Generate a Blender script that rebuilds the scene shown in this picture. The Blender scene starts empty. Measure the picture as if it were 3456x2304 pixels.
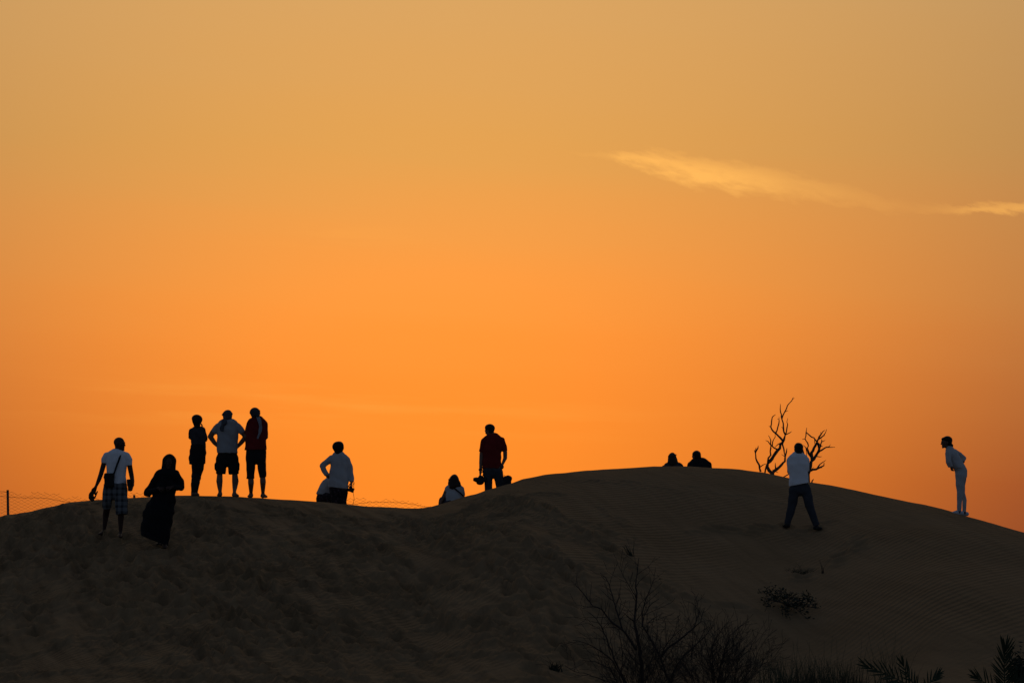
import bpy, math, random
import numpy as np
from mathutils import Vector

# ------------------------------------------------------------------ camera
F, PW, PH = 8308.0, 3456.0, 2304.0          # focal length and frame in picture units
PITCH = math.atan((1846.0 - PH / 2) / F)    # true horizon lies at row 1846, hidden by the dune
scene = bpy.context.scene
cam_data = bpy.data.cameras.new('camera')
cam_data.sensor_width = 36.0
cam_data.lens = 36.0 * F / PW
cam_data.clip_start = 0.5
cam_data.clip_end = 20000.0
cam = bpy.data.objects.new('camera', cam_data)
scene.collection.objects.link(cam)
cam.location = (0, 0, 0)
cam.rotation_euler = (math.pi / 2 + PITCH, 0, 0)
scene.camera = cam
scene.view_settings.view_transform = 'Standard'
scene.view_settings.look = 'None'
scene.view_settings.exposure = 0.0
scene.view_settings.gamma = 1.0
scene.view_settings.use_curve_mapping = False
scene.render.engine = 'CYCLES'
scene.cycles.max_bounces = 6
scene.cycles.use_denoising = True

CP, SP = math.cos(PITCH), math.sin(PITCH)
def ray(px, py):
    """direction of a viewing ray scaled so that its y is 1"""
    x, y = (px - PW / 2) / F, (PH / 2 - py) / F
    d = np.array([x, CP - SP * y, SP + CP * y])
    return d / d[1]
def W(px, py, Y):
    return ray(px, py) * Y
def azel(px, py):
    d = ray(px, py)
    return math.degrees(math.atan2(d[0], d[1])), math.degrees(math.atan2(d[2], math.hypot(d[0], d[1])))

def lin(r, g, b):
    f = lambda c: (c / 255 / 12.92) if c / 255 <= .04045 else ((c / 255 + .055) / 1.055) ** 2.4
    return (f(r), f(g), f(b))

# ------------------------------------------------------------------ sky at dusk
SUN_AZ, SUN_EL = azel(1465, 1846)[0], 0.6
world = bpy.data.worlds.new('World')
scene.world = world
world.use_nodes = True
wt = world.node_tree
wt.nodes.clear()
WN, WL = wt.nodes, wt.links
def mth(op, a, b=None, c=None, tree=None, clamp=False):
    t = tree or wt
    n = t.nodes.new('ShaderNodeMath'); n.operation = op; n.use_clamp = clamp
    for i, v in enumerate((a, b, c)):
        if v is None: continue
        if isinstance(v, (int, float)): n.inputs[i].default_value = v
        else: t.links.new(v, n.inputs[i])
    return n.outputs[0]
def ramp(fac, stops, tree=None, interp='LINEAR'):
    t = tree or wt
    n = t.nodes.new('ShaderNodeValToRGB'); cr = n.color_ramp; cr.interpolation = interp
    while len(cr.elements) < len(stops): cr.elements.new(0.5)
    for e, (p, c) in zip(cr.elements, stops):
        e.position = p
        e.color = (c[0], c[1], c[2], 1) if not isinstance(c, (int, float)) else (c, c, c, 1)
    t.links.new(fac, n.inputs[0])
    return n.outputs[0]
def mixc(fac, a, b, blend='MIX', tree=None):
    t = tree or wt
    n = t.nodes.new('ShaderNodeMix'); n.data_type = 'RGBA'; n.blend_type = blend; n.clamp_factor = False
    for i, v in ((0, fac), (6, a), (7, b)):
        if isinstance(v, (int, float)): n.inputs[i].default_value = v
        elif isinstance(v, tuple): n.inputs[i].default_value = (*v, 1)
        else: t.links.new(v, n.inputs[i])
    return n.outputs[2]
tc = WN.new('ShaderNodeTexCoord')
sep = WN.new('ShaderNodeSeparateXYZ')
WL.new(tc.outputs['Generated'], sep.inputs[0])
el = mth('MULTIPLY', mth('ARCSINE', sep.outputs[2]), 180 / math.pi)
az = mth('MULTIPLY', mth('ARCTAN2', sep.outputs[0], sep.outputs[1]), 180 / math.pi)
daz = mth('SUBTRACT', az, SUN_AZ)
# long faint streaks of high haze shift the gradient a little
comb = WN.new('ShaderNodeCombineXYZ')
WL.new(mth('MULTIPLY', az, 0.05), comb.inputs[0]); WL.new(mth('ADD', mth('MULTIPLY', el, 0.55), mth('MULTIPLY', az, 0.035)), comb.inputs[1])
nz = WN.new('ShaderNodeTexNoise'); nz.inputs['Scale'].default_value = 1.6; nz.inputs['Detail'].default_value = 4
WL.new(comb.outputs[0], nz.inputs['Vector'])
streak = mth('SUBTRACT', nz.outputs['Fac'], 0.5)
efac = mth('DIVIDE', mth('ADD', el, mth('MULTIPLY', streak, 0.9)), 90.0)
def E(py, px=1400): return max(0.0, azel(px, py)[1]) / 90
glow = ramp(efac, [(0.0, lin(255, 138, 42)), (E(1640), lin(255, 140, 43)), (E(1300), lin(255, 143, 49)), (E(1120), lin(255, 148, 55)),
                   (E(1000), lin(252, 152, 61)), (E(750), lin(240, 156, 71)), (E(500), lin(225, 160, 80)), (E(0), lin(217, 163, 95)),
                   (17 / 90, (.56, .39, .20)), (24 / 90, (.46, .36, .24)), (34 / 90, (.33, .29, .25)), (50 / 90, (.14, .145, .16)), (1.0, (.026, .036, .058))])
side = ramp(efac, [(0.0, (.11, .012, .008)), (E(1640), (.12, .012, .009)), (E(1000), (.21, .12, .04)), (E(0), (.34, .22, .085)),
                   (20 / 90, (.27, .21, .14)), (34 / 90, (.17, .16, .16)), (50 / 90, (.08, .09, .11)), (1.0, (.026, .036, .058))])
sig = mth('ADD', mth('MULTIPLY', mth('MINIMUM', mth('MAXIMUM', el, 0.0), 30.0), 0.80), 11.6)
g = mth('EXPONENT', mth('MULTIPLY', mth('POWER', mth('DIVIDE', mth('ABSOLUTE', daz), sig), 2.0), -1.0))
wide = mth('EXPONENT', mth('MULTIPLY', mth('POWER', mth('DIVIDE', mth('ABSOLUTE', daz), 48.0), 2.0), -1.0))
sky_c = mixc(g, side, glow)
hv = WN.new('ShaderNodeCombineXYZ'); WL.new(mth('MULTIPLY', az, .10), hv.inputs[0]); WL.new(mth('ADD', mth('MULTIPLY', el, 1.5), mth('MULTIPLY', az, .06)), hv.inputs[1])
hn = WN.new('ShaderNodeTexNoise'); hn.inputs['Scale'].default_value = 1.0; hn.inputs['Detail'].default_value = 5; hn.inputs['Roughness'].default_value = .6; WL.new(hv.outputs[0], hn.inputs['Vector'])
hz = mth('MULTIPLY', mth('SUBTRACT', hn.outputs['Fac'], .46), 3.0, clamp=True)
def bell(v, c0, s0): return mth('EXPONENT', mth('MULTIPLY', mth('POWER', mth('ABSOLUTE', mth('DIVIDE', mth('SUBTRACT', v, c0), s0)), 2.0), -1.0))
e1 = mth('MULTIPLY', bell(el, azel(900, 1350)[1], .55), bell(az, azel(950, 1350)[0], 6.0))
e2 = mth('MULTIPLY', bell(el, azel(1130, 805)[1], .32), bell(az, azel(1130, 805)[0], 1.5))
e3 = mth('MULTIPLY', bell(el, azel(1950, 1430)[1], .35), bell(az, azel(1950, 1430)[0], 3.0))
hf = mth('MULTIPLY', hz, mth('ADD', mth('MULTIPLY', e1, .55), mth('ADD', mth('MULTIPLY', e2, .65), mth('MULTIPLY', e3, .25))))
sky_c = mixc(hf, sky_c, lin(255, 172, 74))
blue = ramp(efac, [(0.0, (.076, .096, .130)), (15 / 90, (.074, .104, .165)), (40 / 90, (.034, .052, .088)), (1.0, (.026, .036, .058))])
dusk = mixc(wide, blue, sky_c)                        # the glow gives way to blue dusk round the sky
# thin lit cirrus wisp, laid out by bearing and elevation
A0, A1 = azel(1880, 560)[0], azel(3700, 560)[0]
cf = mth('DIVIDE', mth('SUBTRACT', az, A0), A1 - A0)
wob = WN.new('ShaderNodeTexNoise'); wob.inputs['Scale'].default_value = 1.0; wob.inputs['Detail'].default_value = 5; wob.inputs['Roughness'].default_value = .62
cv = WN.new('ShaderNodeCombineXYZ')
WL.new(mth('MULTIPLY', az, 1.3), cv.inputs[0]); WL.new(mth('ADD', mth('MULTIPLY', el, 4.2), mth('MULTIPLY', az, 1.0)), cv.inputs[1])
WL.new(cv.outputs[0], wob.inputs['Vector'])
def cfx(px): return (azel(px, 560)[0] - A0) / (A1 - A0)
CEN = [(1880, 518), (2050, 524), (2200, 546), (2340, 580), (2480, 602), (2620, 622), (2780, 645), (2900, 672), (3000, 695), (3100, 708), (3250, 704), (3456, 698), (3700, 690)]
cen = ramp(cf, [(cfx(x), (azel(x, y)[1] - 5) / 10) for x, y in CEN])
THK = [(1880, 6), (2000, 12), (2080, 22), (2200, 46), (2350, 60), (2480, 60), (2620, 58), (2780, 46), (2900, 36), (3050, 24), (3180, 20), (3300, 22), (3456, 25), (3700, 8)]
thk = ramp(cf, [(cfx(x), t / 100) for x, t in THK])
AMT = [(1880, 0.0), (1990, .10), (2050, .22), (2100, .80), (2200, 1.0), (2420, 1.0), (2540, .80), (2660, .46), (2800, .27), (2960, .15), (3090, .07), (3200, .22), (3300, .55), (3456, .60), (3700, 0.0)]
amt = ramp(cf, [(cfx(x), a) for x, a in AMT])
cel = mth('ADD', mth('MULTIPLY', cen, 10.0), 5.0)
dist = mth('ABSOLUTE', mth('ADD', mth('SUBTRACT', el, cel), mth('MULTIPLY', mth('SUBTRACT', wob.outputs['Fac'], .5), .55)))
half = mth('MULTIPLY', thk, 100 / F * 180 / math.pi)
body = mth('SUBTRACT', 1.0, mth('DIVIDE', dist, half), clamp=True)
fib = mth('MULTIPLY_ADD', wob.outputs['Fac'], 1.5, .12, clamp=True)
cmask = mth('MULTIPLY', mth('MULTIPLY', mth('SMOOTH_MIN', mth('MULTIPLY', body, 1.35), 1.0, .45), amt), fib)
dusk = mixc(mth('MULTIPLY', cmask, .95), dusk, lin(255, 184, 90))
nish = WN.new('ShaderNodeTexSky'); nish.sky_type = 'NISHITA'; nish.sun_disc = False
nish.sun_elevation = math.radians(SUN_EL); nish.sun_rotation = math.radians(SUN_AZ)
nish.dust_density = 3.0; nish.altitude = 10
bg1 = WN.new('ShaderNodeBackground'); WL.new(dusk, bg1.inputs[0]); bg1.inputs[1].default_value = 1.0
bg2 = WN.new('ShaderNodeBackground'); WL.new(nish.outputs[0], bg2.inputs[0]); bg2.inputs[1].default_value = 0.006
add = WN.new('ShaderNodeAddShader'); WL.new(bg1.outputs[0], add.inputs[0]); WL.new(bg2.outputs[0], add.inputs[1])
wo = WN.new('ShaderNodeOutputWorld'); WL.new(add.outputs[0], wo.inputs[0])
# the sun itself stands on the horizon behind the dune and is almost spent
sun = bpy.data.lights.new('sun', 'SUN'); sun.energy = 0.25; sun.angle = math.radians(0.5); sun.color = (1.0, .55, .25)
so = bpy.data.objects.new('sun', sun); scene.collection.objects.link(so)
sd = Vector((math.sin(math.radians(SUN_AZ)), math.cos(math.radians(SUN_AZ)), math.tan(math.radians(SUN_EL))))
so.rotation_euler = sd.to_track_quat('Z', 'Y').to_euler()

# ------------------------------------------------------------------ materials
def mat(name, col, rough=.9, var=.12, scale=9.0, bump=0.0, bscale=60.0, spec=.2):
    m = bpy.data.materials.new(name); m.use_nodes = True
    t = m.node_tree; b = t.nodes['Principled BSDF']
    b.inputs['Roughness'].default_value = rough
    b.inputs['Specular IOR Level'].default_value = spec
    co = t.nodes.new('ShaderNodeTexCoord')
    n = t.nodes.new('ShaderNodeTexNoise'); n.inputs['Scale'].default_value = scale; n.inputs['Detail'].default_value = 5
    t.links.new(co.outputs['Object'], n.inputs['Vector'])
    c = ramp(n.outputs['Fac'], [(.3, tuple(v * (1 - var) for v in col)), (.7, tuple(min(1, v * (1 + var)) for v in col))], t)
    t.links.new(c, b.inputs['Base Color'])
    if bump:
        n2 = t.nodes.new('ShaderNodeTexNoise'); n2.inputs['Scale'].default_value = bscale
        t.links.new(co.outputs['Object'], n2.inputs['Vector'])
        bp = t.nodes.new('ShaderNodeBump'); bp.inputs['Distance'].default_value = bump; bp.inputs['Strength'].default_value = .6
        t.links.new(n2.outputs['Fac'], bp.inputs['Height']); t.links.new(bp.outputs[0], b.inputs['Normal'])
    return m
M = {
    'skin_dark': mat('skin_dark', (.06, .034, .024), .6), 'skin': mat('skin', (.20, .118, .082), .6), 'skin_tan': mat('skin_tan', (.12, .068, .046), .6),
    'white': mat('white_cotton', (.82, .84, .86), .95, .05, bump=.003, bscale=40), 'offwhite': mat('offwhite_cotton', (.46, .47, .47), .95, .08, bump=.003, bscale=40),
    'grey': mat('grey_cotton', (.33, .34, .35), .95, .1, bump=.003, bscale=40), 'red': mat('dark_red_cotton', (.16, .014, .014), .95, .15, bump=.003, bscale=40),
    'black': mat('black_cloth', (.014, .014, .016), .9, .2, bump=.003, bscale=30), 'abaya': mat('black_abaya_cloth', (.008, .008, .009), .85, .2, bump=.004, bscale=20),
    'charcoal': mat('charcoal_cloth', (.045, .045, .05), .95, .3, bump=.003, bscale=30), 'navy': mat('navy_cloth', (.03, .035, .055), .95, .2, bump=.003, bscale=40),
    'denim': mat('denim', (.045, .05, .058), .95, .2, bump=.002, bscale=90), 'hair': mat('dark_hair', (.012, .008, .006), .55, .3, 40, bump=.004, bscale=90),
    'hair_brown': mat('brown_hair', (.03, .017, .01), .55, .3, 40, bump=.004, bscale=90), 'bandana': mat('grey_scarf_cloth', (.07, .075, .09), .95, .35, 25),
    'shoe': mat('white_shoe_leather', (.55, .57, .6), .6), 'sock': mat('dark_sock', (.06, .04, .04), .95), 'rubber': mat('black_rubber', (.012, .012, .013), .6),
    'eye': mat('eye_white', (.10, .09, .08), .4), 'plastic': mat('black_plastic', (.012, .012, .013), .45), 'leather': mat('black_leather', (.014, .012, .011), .6, bump=.002),
    'strap': mat('strap_webbing', (.015, .015, .018), .9), 'pink_scarf': mat('pale_scarf_cloth', (.24, .255, .28), .95, .3, 30),
    'wood': mat('weathered_dead_wood', (.10, .07, .05), .95, .35, 14, bump=.01, bscale=30), 'twig': mat('dark_dry_twig', (.045, .034, .028), .95, .35, 14),
    'steel': mat('rusty_steel', (.09, .06, .045), .8, .4, 12), 'wire': mat('galvanised_wire', (.06, .05, .045), .75), 'sandal': mat('brown_sandal', (.05, .03, .022), .7),
    'palm': mat('palm_leaf_green', (.035, .05, .025), .6, .3, 12), 'grass': mat('dry_grass_green', (.06, .065, .035), .8, .4, 6),
    'leaf': mat('dull_green_leaf', (.03, .035, .022), .75, .4, 12), 'rucksack': mat('dark_rucksack_nylon', (.022, .022, .024), .85, .3, 12),
}
def pattern_mat(name, base, bands, ground=(.05, .055, .065)):
    m = bpy.data.materials.new(name); m.use_nodes = True
    t = m.node_tree; b = t.nodes['Principled BSDF']; b.inputs['Roughness'].default_value = .95; b.inputs['Specular IOR Level'].default_value = .1
    co = t.nodes.new('ShaderNodeTexCoord'); s = t.nodes.new('ShaderNodeSeparateXYZ'); t.links.new(co.outputs['Object'], s.inputs[0])
    out = None
    for axis, sc in ((0, bands), (2, bands * .9)):
        w = mth('SINE', mth('MULTIPLY', s.outputs[axis], sc, tree=t), tree=t)
        v = mth('MULTIPLY', mth('GREATER_THAN', w, .25, tree=t), .5, tree=t)
        out = v if out is None else mth('ADD', out, v, tree=t)
    t.links.new(mixc(out, base, ground, tree=t), b.inputs['Base Color'])
    return m
M['plaid'] = pattern_mat('plaid_cotton', (.17, .18, .185), 66.0, (.035, .037, .04))
def blotch_mat():
    m = mat('patterned_trouser_cloth', (.02, .018, .02), .95)
    t = m.node_tree; b = t.nodes['Principled BSDF']
    co = t.nodes.new('ShaderNodeTexCoord'); v = t.nodes.new('ShaderNodeTexVoronoi'); v.inputs['Scale'].default_value = 16
    t.links.new(co.outputs['Object'], v.inputs['Vector'])
    c = ramp(v.outputs['Distance'], [(.18, (.075, .065, .07)), (.36, (.045, .02, .026)), (.6, (.018, .016, .018))], t)
    t.links.new(c, b.inputs['Base Color']); return m
M['patterned'] = blotch_mat()

def sand_mat():
    m = bpy.data.materials.new('dune_sand'); m.use_nodes = True
    t = m.node_tree; b = t.nodes['Principled BSDF']; b.inputs['Roughness'].default_value = .95; b.inputs['Specular IOR Level'].default_value = .05
    co = t.nodes.new('ShaderNodeTexCoord')
    n = t.nodes.new('ShaderNodeTexNoise'); n.inputs['Scale'].default_value = .55; n.inputs['Detail'].default_value = 6
    t.links.new(co.outputs['Object'], n.inputs['Vector'])
    c1 = ramp(n.outputs['Fac'], [(.3, (.203, .131, .066)), (.7, (.247, .162, .085))], t)
    # shade of diagonal trodden hollows, painted into the colour as streaks, strongest at left
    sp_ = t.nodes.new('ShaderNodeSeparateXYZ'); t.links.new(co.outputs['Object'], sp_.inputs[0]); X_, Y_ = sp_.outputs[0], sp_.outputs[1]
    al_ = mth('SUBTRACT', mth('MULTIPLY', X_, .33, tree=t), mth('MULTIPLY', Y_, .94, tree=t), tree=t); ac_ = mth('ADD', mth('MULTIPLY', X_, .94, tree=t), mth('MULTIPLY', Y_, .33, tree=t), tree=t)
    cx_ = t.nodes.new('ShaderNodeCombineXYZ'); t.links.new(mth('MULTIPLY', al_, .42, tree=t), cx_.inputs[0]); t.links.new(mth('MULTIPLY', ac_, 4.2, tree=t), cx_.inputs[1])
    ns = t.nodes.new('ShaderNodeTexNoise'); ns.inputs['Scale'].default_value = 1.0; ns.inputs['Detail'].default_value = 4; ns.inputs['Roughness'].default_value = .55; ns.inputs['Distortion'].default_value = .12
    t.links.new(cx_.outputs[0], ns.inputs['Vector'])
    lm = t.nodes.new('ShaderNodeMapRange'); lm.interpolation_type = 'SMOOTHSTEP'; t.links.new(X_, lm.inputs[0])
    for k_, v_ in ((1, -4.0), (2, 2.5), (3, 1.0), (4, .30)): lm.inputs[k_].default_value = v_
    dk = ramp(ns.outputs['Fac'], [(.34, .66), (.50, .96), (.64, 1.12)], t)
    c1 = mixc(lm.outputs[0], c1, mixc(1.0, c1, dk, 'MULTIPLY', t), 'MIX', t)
    t.links.new(c1, b.inputs['Base Color'])
    # wind ripples: long crests that wander, about 11 cm apart
    mp = t.nodes.new('ShaderNodeMapping'); mp.inputs['Rotation'].default_value = (0, 0, math.radians(38)); t.links.new(co.outputs['Object'], mp.inputs['Vector'])
    w = t.nodes.new('ShaderNodeTexWave'); w.wave_type = 'BANDS'; w.bands_direction = 'X'; w.inputs['Scale'].default_value = 2.4
    w.inputs['Distortion'].default_value = 3.2; w.inputs['Detail'].default_value = 3; w.inputs['Detail Scale'].default_value = .5
    t.links.new(mp.outputs[0], w.inputs['Vector'])
    n2 = t.nodes.new('ShaderNodeTexNoise'); n2.inputs['Scale'].default_value = .35; n2.inputs['Detail'].default_value = 2; t.links.new(co.outputs['Object'], n2.inputs['Vector'])
    msk = ramp(n2.outputs['Fac'], [(.36, .15), (.6, 1.0)], t)
    n3 = t.nodes.new('ShaderNodeTexNoise'); n3.inputs['Scale'].default_value = 9; n3.inputs['Detail'].default_value = 6; t.links.new(co.outputs['Object'], n3.inputs['Vector'])
    h = mth('ADD', mth('MULTIPLY', mth('MULTIPLY', w.outputs['Fac'], msk, tree=t), .018, tree=t), mth('MULTIPLY', n3.outputs['Fac'], .016, tree=t), tree=t)
    bp = t.nodes.new('ShaderNodeBump'); bp.inputs['Distance'].default_value = 1.0; bp.inputs['Strength'].default_value = 1.0
    t.links.new(h, bp.inputs['Height']); t.links.new(bp.outputs[0], b.inputs['Normal'])
    return m
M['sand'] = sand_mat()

# ------------------------------------------------------------------ object helpers
COL = scene.collection
def link_mesh(name, verts, faces, m, parent=None, smooth=True, loc=None):
    me = bpy.data.meshes.new(name)
    verts = np.asarray(verts, dtype=np.float32)
    if isinstance(faces, np.ndarray):
        k = faces.shape[1]
        me.vertices.add(len(verts)); me.vertices.foreach_set('co', verts.ravel())
        me.loops.add(faces.size); me.loops.foreach_set('vertex_index', faces.astype(np.int32).ravel())
        me.polygons.add(len(faces)); me.polygons.foreach_set('loop_start', np.arange(0, faces.size, k, dtype=np.int32))
        me.update(calc_edges=True)
    else:
        me.from_pydata([tuple(map(float, v)) for v in verts], [], faces)
    if smooth: me.polygons.foreach_set('use_smooth', np.ones(len(me.polygons), dtype=bool))
    me.materials.append(m)
    me.validate()
    o = bpy.data.objects.new(name, me); COL.objects.link(o)
    if parent is not None: o.parent = parent
    if loc is not None: o.location = loc
    return o
def tag(o, label=None, cat=None, group=None, kind=None):
    if label: o['label'] = label
    if cat: o['category'] = cat
    if group: o['group'] = group
    if kind: o['kind'] = kind
    return o
def empty(name, loc, label=None, cat=None, group=None):
    o = bpy.data.objects.new(name, None); COL.objects.link(o); o.location = tuple(map(float, loc)); o.empty_display_size = .1
    return tag(o, label, cat, group)

# ------------------------------------------------------------------ terrain
SKY = [(-1500, 1800), (-700, 1775), (-200, 1752), (0, 1744), (32, 1736), (65, 1732), (118, 1723), (150, 1714), (195, 1706), (240, 1695), (280, 1691), (320, 1687),
       (435, 1680), (500, 1677), (560, 1673), (600, 1672), (660, 1672), (750, 1674), (800, 1675), (860, 1679), (940, 1683), (1040, 1690), (1110, 1695),
       (1170, 1702), (1240, 1708), (1300, 1711), (1360, 1714), (1420, 1714), (1460, 1709), (1485, 1703), (1565, 1677), (1610, 1665), (1640, 1653), (1670, 1645),
       (1725, 1631), (1763, 1617), (1837, 1602), (1984, 1587), (2131, 1577), (2204, 1573), (2351, 1574), (2399, 1578), (2500, 1584), (2571, 1593), (2645, 1609),
       (2718, 1624), (2792, 1635), (2939, 1666), (3086, 1697), (3120, 1703), (3175, 1716), (3215, 1728), (3260, 1742), (3320, 1758), (3456, 1798), (3800, 1860), (4600, 1900)]
def smooth1(x, n):
    k = np.hanning(n); k /= k.sum(); p = n // 2
    return np.convolve(np.pad(x, p, mode='edge'), k, mode='valid')[:len(x)]
GA = np.linspace(-.40, .40, 3201)                 # bearing tangent x / y
gpx = PW / 2 + GA * F * .9985
gt = np.array([ray(x, y)[2] for x, y in SKY])
T_SKY = smooth1(np.interp(gpx, [s[0] for s in SKY], gt), 13)
YC_ = [(-1500, 50), (0, 50), (600, 50.6), (900, 50.2), (1250, 49.6), (1600, 49.6), (1900, 51.2), (2250, 53.6), (2550, 54.2), (2750, 53.6), (3000, 51.8), (3250, 50), (3456, 48.8), (4600, 45)]
YCr = smooth1(np.interp(gpx, [s[0] for s in YC_], [s[1] for s in YC_]), 121)
SF_ = [(-1500, .18), (1000, .18), (1700, .19), (2400, .24), (2700, .25), (3200, .20), (4600, .18)]
SFr = smooth1(np.interp(gpx, [s[0] for s in SF_], [s[1] for s in SF_]), 201)
ZC = T_SKY * YCr
def smax(a, b, k):
    h = np.clip(.5 + .5 * (a - b) / k, 0, 1)
    return b * (1 - h) + a * h + k * h * (1 - h)
def vnoise(x, y, seed):
    """smooth value noise"""
    xi, yi = np.floor(x).astype(np.int64), np.floor(y).astype(np.int64)
    fx, fy = x - xi, y - yi
    fx, fy = fx * fx * (3 - 2 * fx), fy * fy * (3 - 2 * fy)
    def hsh(i, j):
        n = (i * 374761393 + j * 668265263 + seed * 2147483647) & 0x7fffffff
        n = ((n ^ (n >> 13)) * 1274126177) & 0x7fffffff
        return ((n ^ (n >> 16)) & 0xffff) / 32767.5 - 1
    return (hsh(xi, yi) * (1 - fx) + hsh(xi + 1, yi) * fx) * (1 - fy) + (hsh(xi, yi + 1) * (1 - fx) + hsh(xi + 1, yi + 1) * fx) * fy
def sstep(x, a, b):
    t = np.clip((x - a) / (b - a), 0, 1); return t * t * (3 - 2 * t)
def terrain(X, Y):
    X, Y = np.asarray(X, float), np.asarray(Y, float)
    a = X / np.maximum(Y, 22.0)
    yc, zc, sf = np.interp(a, GA, YCr), np.interp(a, GA, ZC), np.interp(a, GA, SFr)
    u = yc - Y
    far = sstep(np.abs(a), .32, .40)
    zc = zc * (1 - far) + .2 * far
    front = zc - sf * (np.sqrt(u * u + 4.0) - 2.0)
    back = zc - .46 * (np.sqrt(u * u + 2.2) - 1.483)
    z = np.where(u > 0, front, back)
    off = 1 - np.exp(-(u / 1.6) ** 2)
    px = PW / 2 + a * F
    z = z + off * (vnoise(X * .28 + 3, Y * .22, 5) * .09 + vnoise(X * .7, Y * .5, 9) * .03)
    # rounded shoulder in front of the fence end of the crest, and a shallow tongue in the middle
    z = z + .20 * np.exp(-((Y - 46.2) / 1.7) ** 2) * (1 - sstep(px, 150, 620)) * np.where(u > 0, 1, 0)
    z = z + .10 * np.exp(-((Y - 42.0 + .5 * (X + 1)) / 1.5) ** 2) * np.exp(-((X + 1.0) / 3.2) ** 2)
    ll = (1 - sstep(px, 1500, 2300)) * sstep(u, 1.5, 4.5)
    al, ac = X * .33 - Y * .94, X * .94 + Y * .33
    wv = vnoise(X * .5, Y * .4, 61) * .5
    z = z + ll * (vnoise(al * .75 + wv, ac * 2.3 + wv, 62) * .020 + vnoise(al * .42, ac * 1.05, 63) * .020)
    base_f = -1.97 + vnoise(X * .12, Y * .12, 21) * .06
    base_b = -.95 + vnoise(X * .03, Y * .03, 33) * .35 - .35 * sstep(Y, 70, 300)
    base = base_f + (base_b - base_f) * sstep(Y, 48, 58)
    return smax(z, base, .5)
YS = np.arange(40, 57, .05)
for _ in range(4):                                 # make the built skyline the wanted one
    idx = np.arange(0, len(GA), 4)
    tt = np.array([(terrain(GA[i] * YS, YS) / YS).max() for i in idx])
    ZC = ZC + (T_SKY - np.interp(GA, GA[idx], tt)) * YCr
def ground_Y(px, py, y0=24.0, y1=58.0):
    d = ray(px, py); ys = np.arange(y0, y1, .02)
    hit = np.nonzero(terrain(d[0] * ys, ys) >= d[2] * ys)[0]
    if len(hit): return float(ys[hit[0]])
    return float(np.interp((px - PW / 2) / F, GA, YCr))
def gz(x, y): return float(terrain(x, y))

def graded(lo, hi, step, out, n):
    core = np.arange(lo, hi + step / 2, step)
    r = np.cumsum(np.geomspace(step * 1.3, out / 4, n)); r = r / r[-1] * out
    return np.concatenate([lo - r[::-1], core, hi + r])
xs = graded(-12.2, 12.2, .042, 4000, 42)
yl = np.concatenate([np.arange(25.5, 44, .055), np.arange(44, 56, .045)])
r1 = np.cumsum(np.geomspace(.08, 800, 40)); r1 = r1 / r1[-1] * 4000
ys = np.concatenate([yl[0] - r1[::-1], yl, yl[-1] + r1])
GX, GY = np.meshgrid(xs, ys)
GZ = terrain(GX, GY)
# trodden sand: bowls with a pushed-up rim, laid along walking lines
rng = np.random.default_rng(11)
ix0, iy0 = np.searchsorted(xs, -12.2), np.searchsorted(ys, 25.5)
def stamp(cx, cy, hd, ln, wd, dep):
    uc = float(np.interp(cx / cy, GA, YCr)) - cy
    dep = dep * (.12 + .88 * float(sstep(uc, .8, 3.2)))
    i0, i1 = np.searchsorted(xs, cx - .55), np.searchsorted(xs, cx + .55)
    j0, j1 = np.searchsorted(ys, cy - .55), np.searchsorted(ys, cy + .55)
    if i1 - i0 < 3 or j1 - j0 < 3: return
    dx, dy = GX[j0:j1, i0:i1] - cx, GY[j0:j1, i0:i1] - cy
    c, s = math.cos(hd), math.sin(hd)
    u, v = dx * c + dy * s, -dx * s + dy * c
    r2 = (u / ln) ** 2 + (v / wd) ** 2
    GZ[j0:j1, i0:i1] += -dep * np.exp(-r2 ** 1.5) + dep * .6 * np.exp(-((np.sqrt(r2) - 1.45) / .34) ** 2) * (1 + .5 * u / ln)
def trail(x, y, hd, n, stp, dep, jit=.09):
    side_ = 1
    for _ in range(n):
        hd2 = hd + rng.normal(0, .05); hd = hd + rng.normal(0, .022)
        x += math.cos(hd) * stp; y += math.sin(hd) * stp; side_ = -side_
        px_, py_ = x - math.sin(hd) * .11 * side_ + rng.normal(0, jit), y + math.cos(hd) * .11 * side_ + rng.normal(0, jit)
        if 25.8 < py_ < 55 and abs(px_) < 12:
            stamp(px_, py_, hd2, rng.uniform(.18, .32), rng.uniform(.09, .13), dep * rng.uniform(.5, 1.2))
for _ in range(46):                               # many people came down the left flank
    trail(rng.uniform(-11.5, -1.5), rng.uniform(46, 50.5), math.radians(rng.normal(-69, 3)), int(rng.integers(18, 36)), rng.uniform(.52, .64), .060, .035)
for _ in range(13):
    trail(rng.uniform(-4, 3.5), rng.uniform(38, 47), math.radians(rng.normal(-67, 5)), int(rng.integers(10, 24)), rng.uniform(.5, .7), .028)
for _ in range(14):
    trail(rng.uniform(-10, -3), rng.uniform(29, 40), math.radians(rng.uniform(-30, 25)), int(rng.integers(8, 18)), .6, .055)
for _ in range(9):
    trail(rng.uniform(0, 8), rng.uniform(44, 50), math.radians(rng.uniform(-170, -110)), int(rng.integers(6, 16)), .6, .05)
for _ in range(10):                               # along the crest
    x_ = rng.uniform(-9.5, 9); a_ = x_ / 50
    trail(x_, float(np.interp(a_, GA, YCr)) + rng.uniform(-1.4, .2), math.radians(rng.uniform(-8, 8)), 9, .6, .016)
for _ in range(30):                              # old half-filled prints
    stamp(rng.uniform(-12, 1), rng.uniform(28, 48), rng.uniform(0, 6.28), rng.uniform(.16, .3), rng.uniform(.12, .2), rng.uniform(.01, .028))
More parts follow.
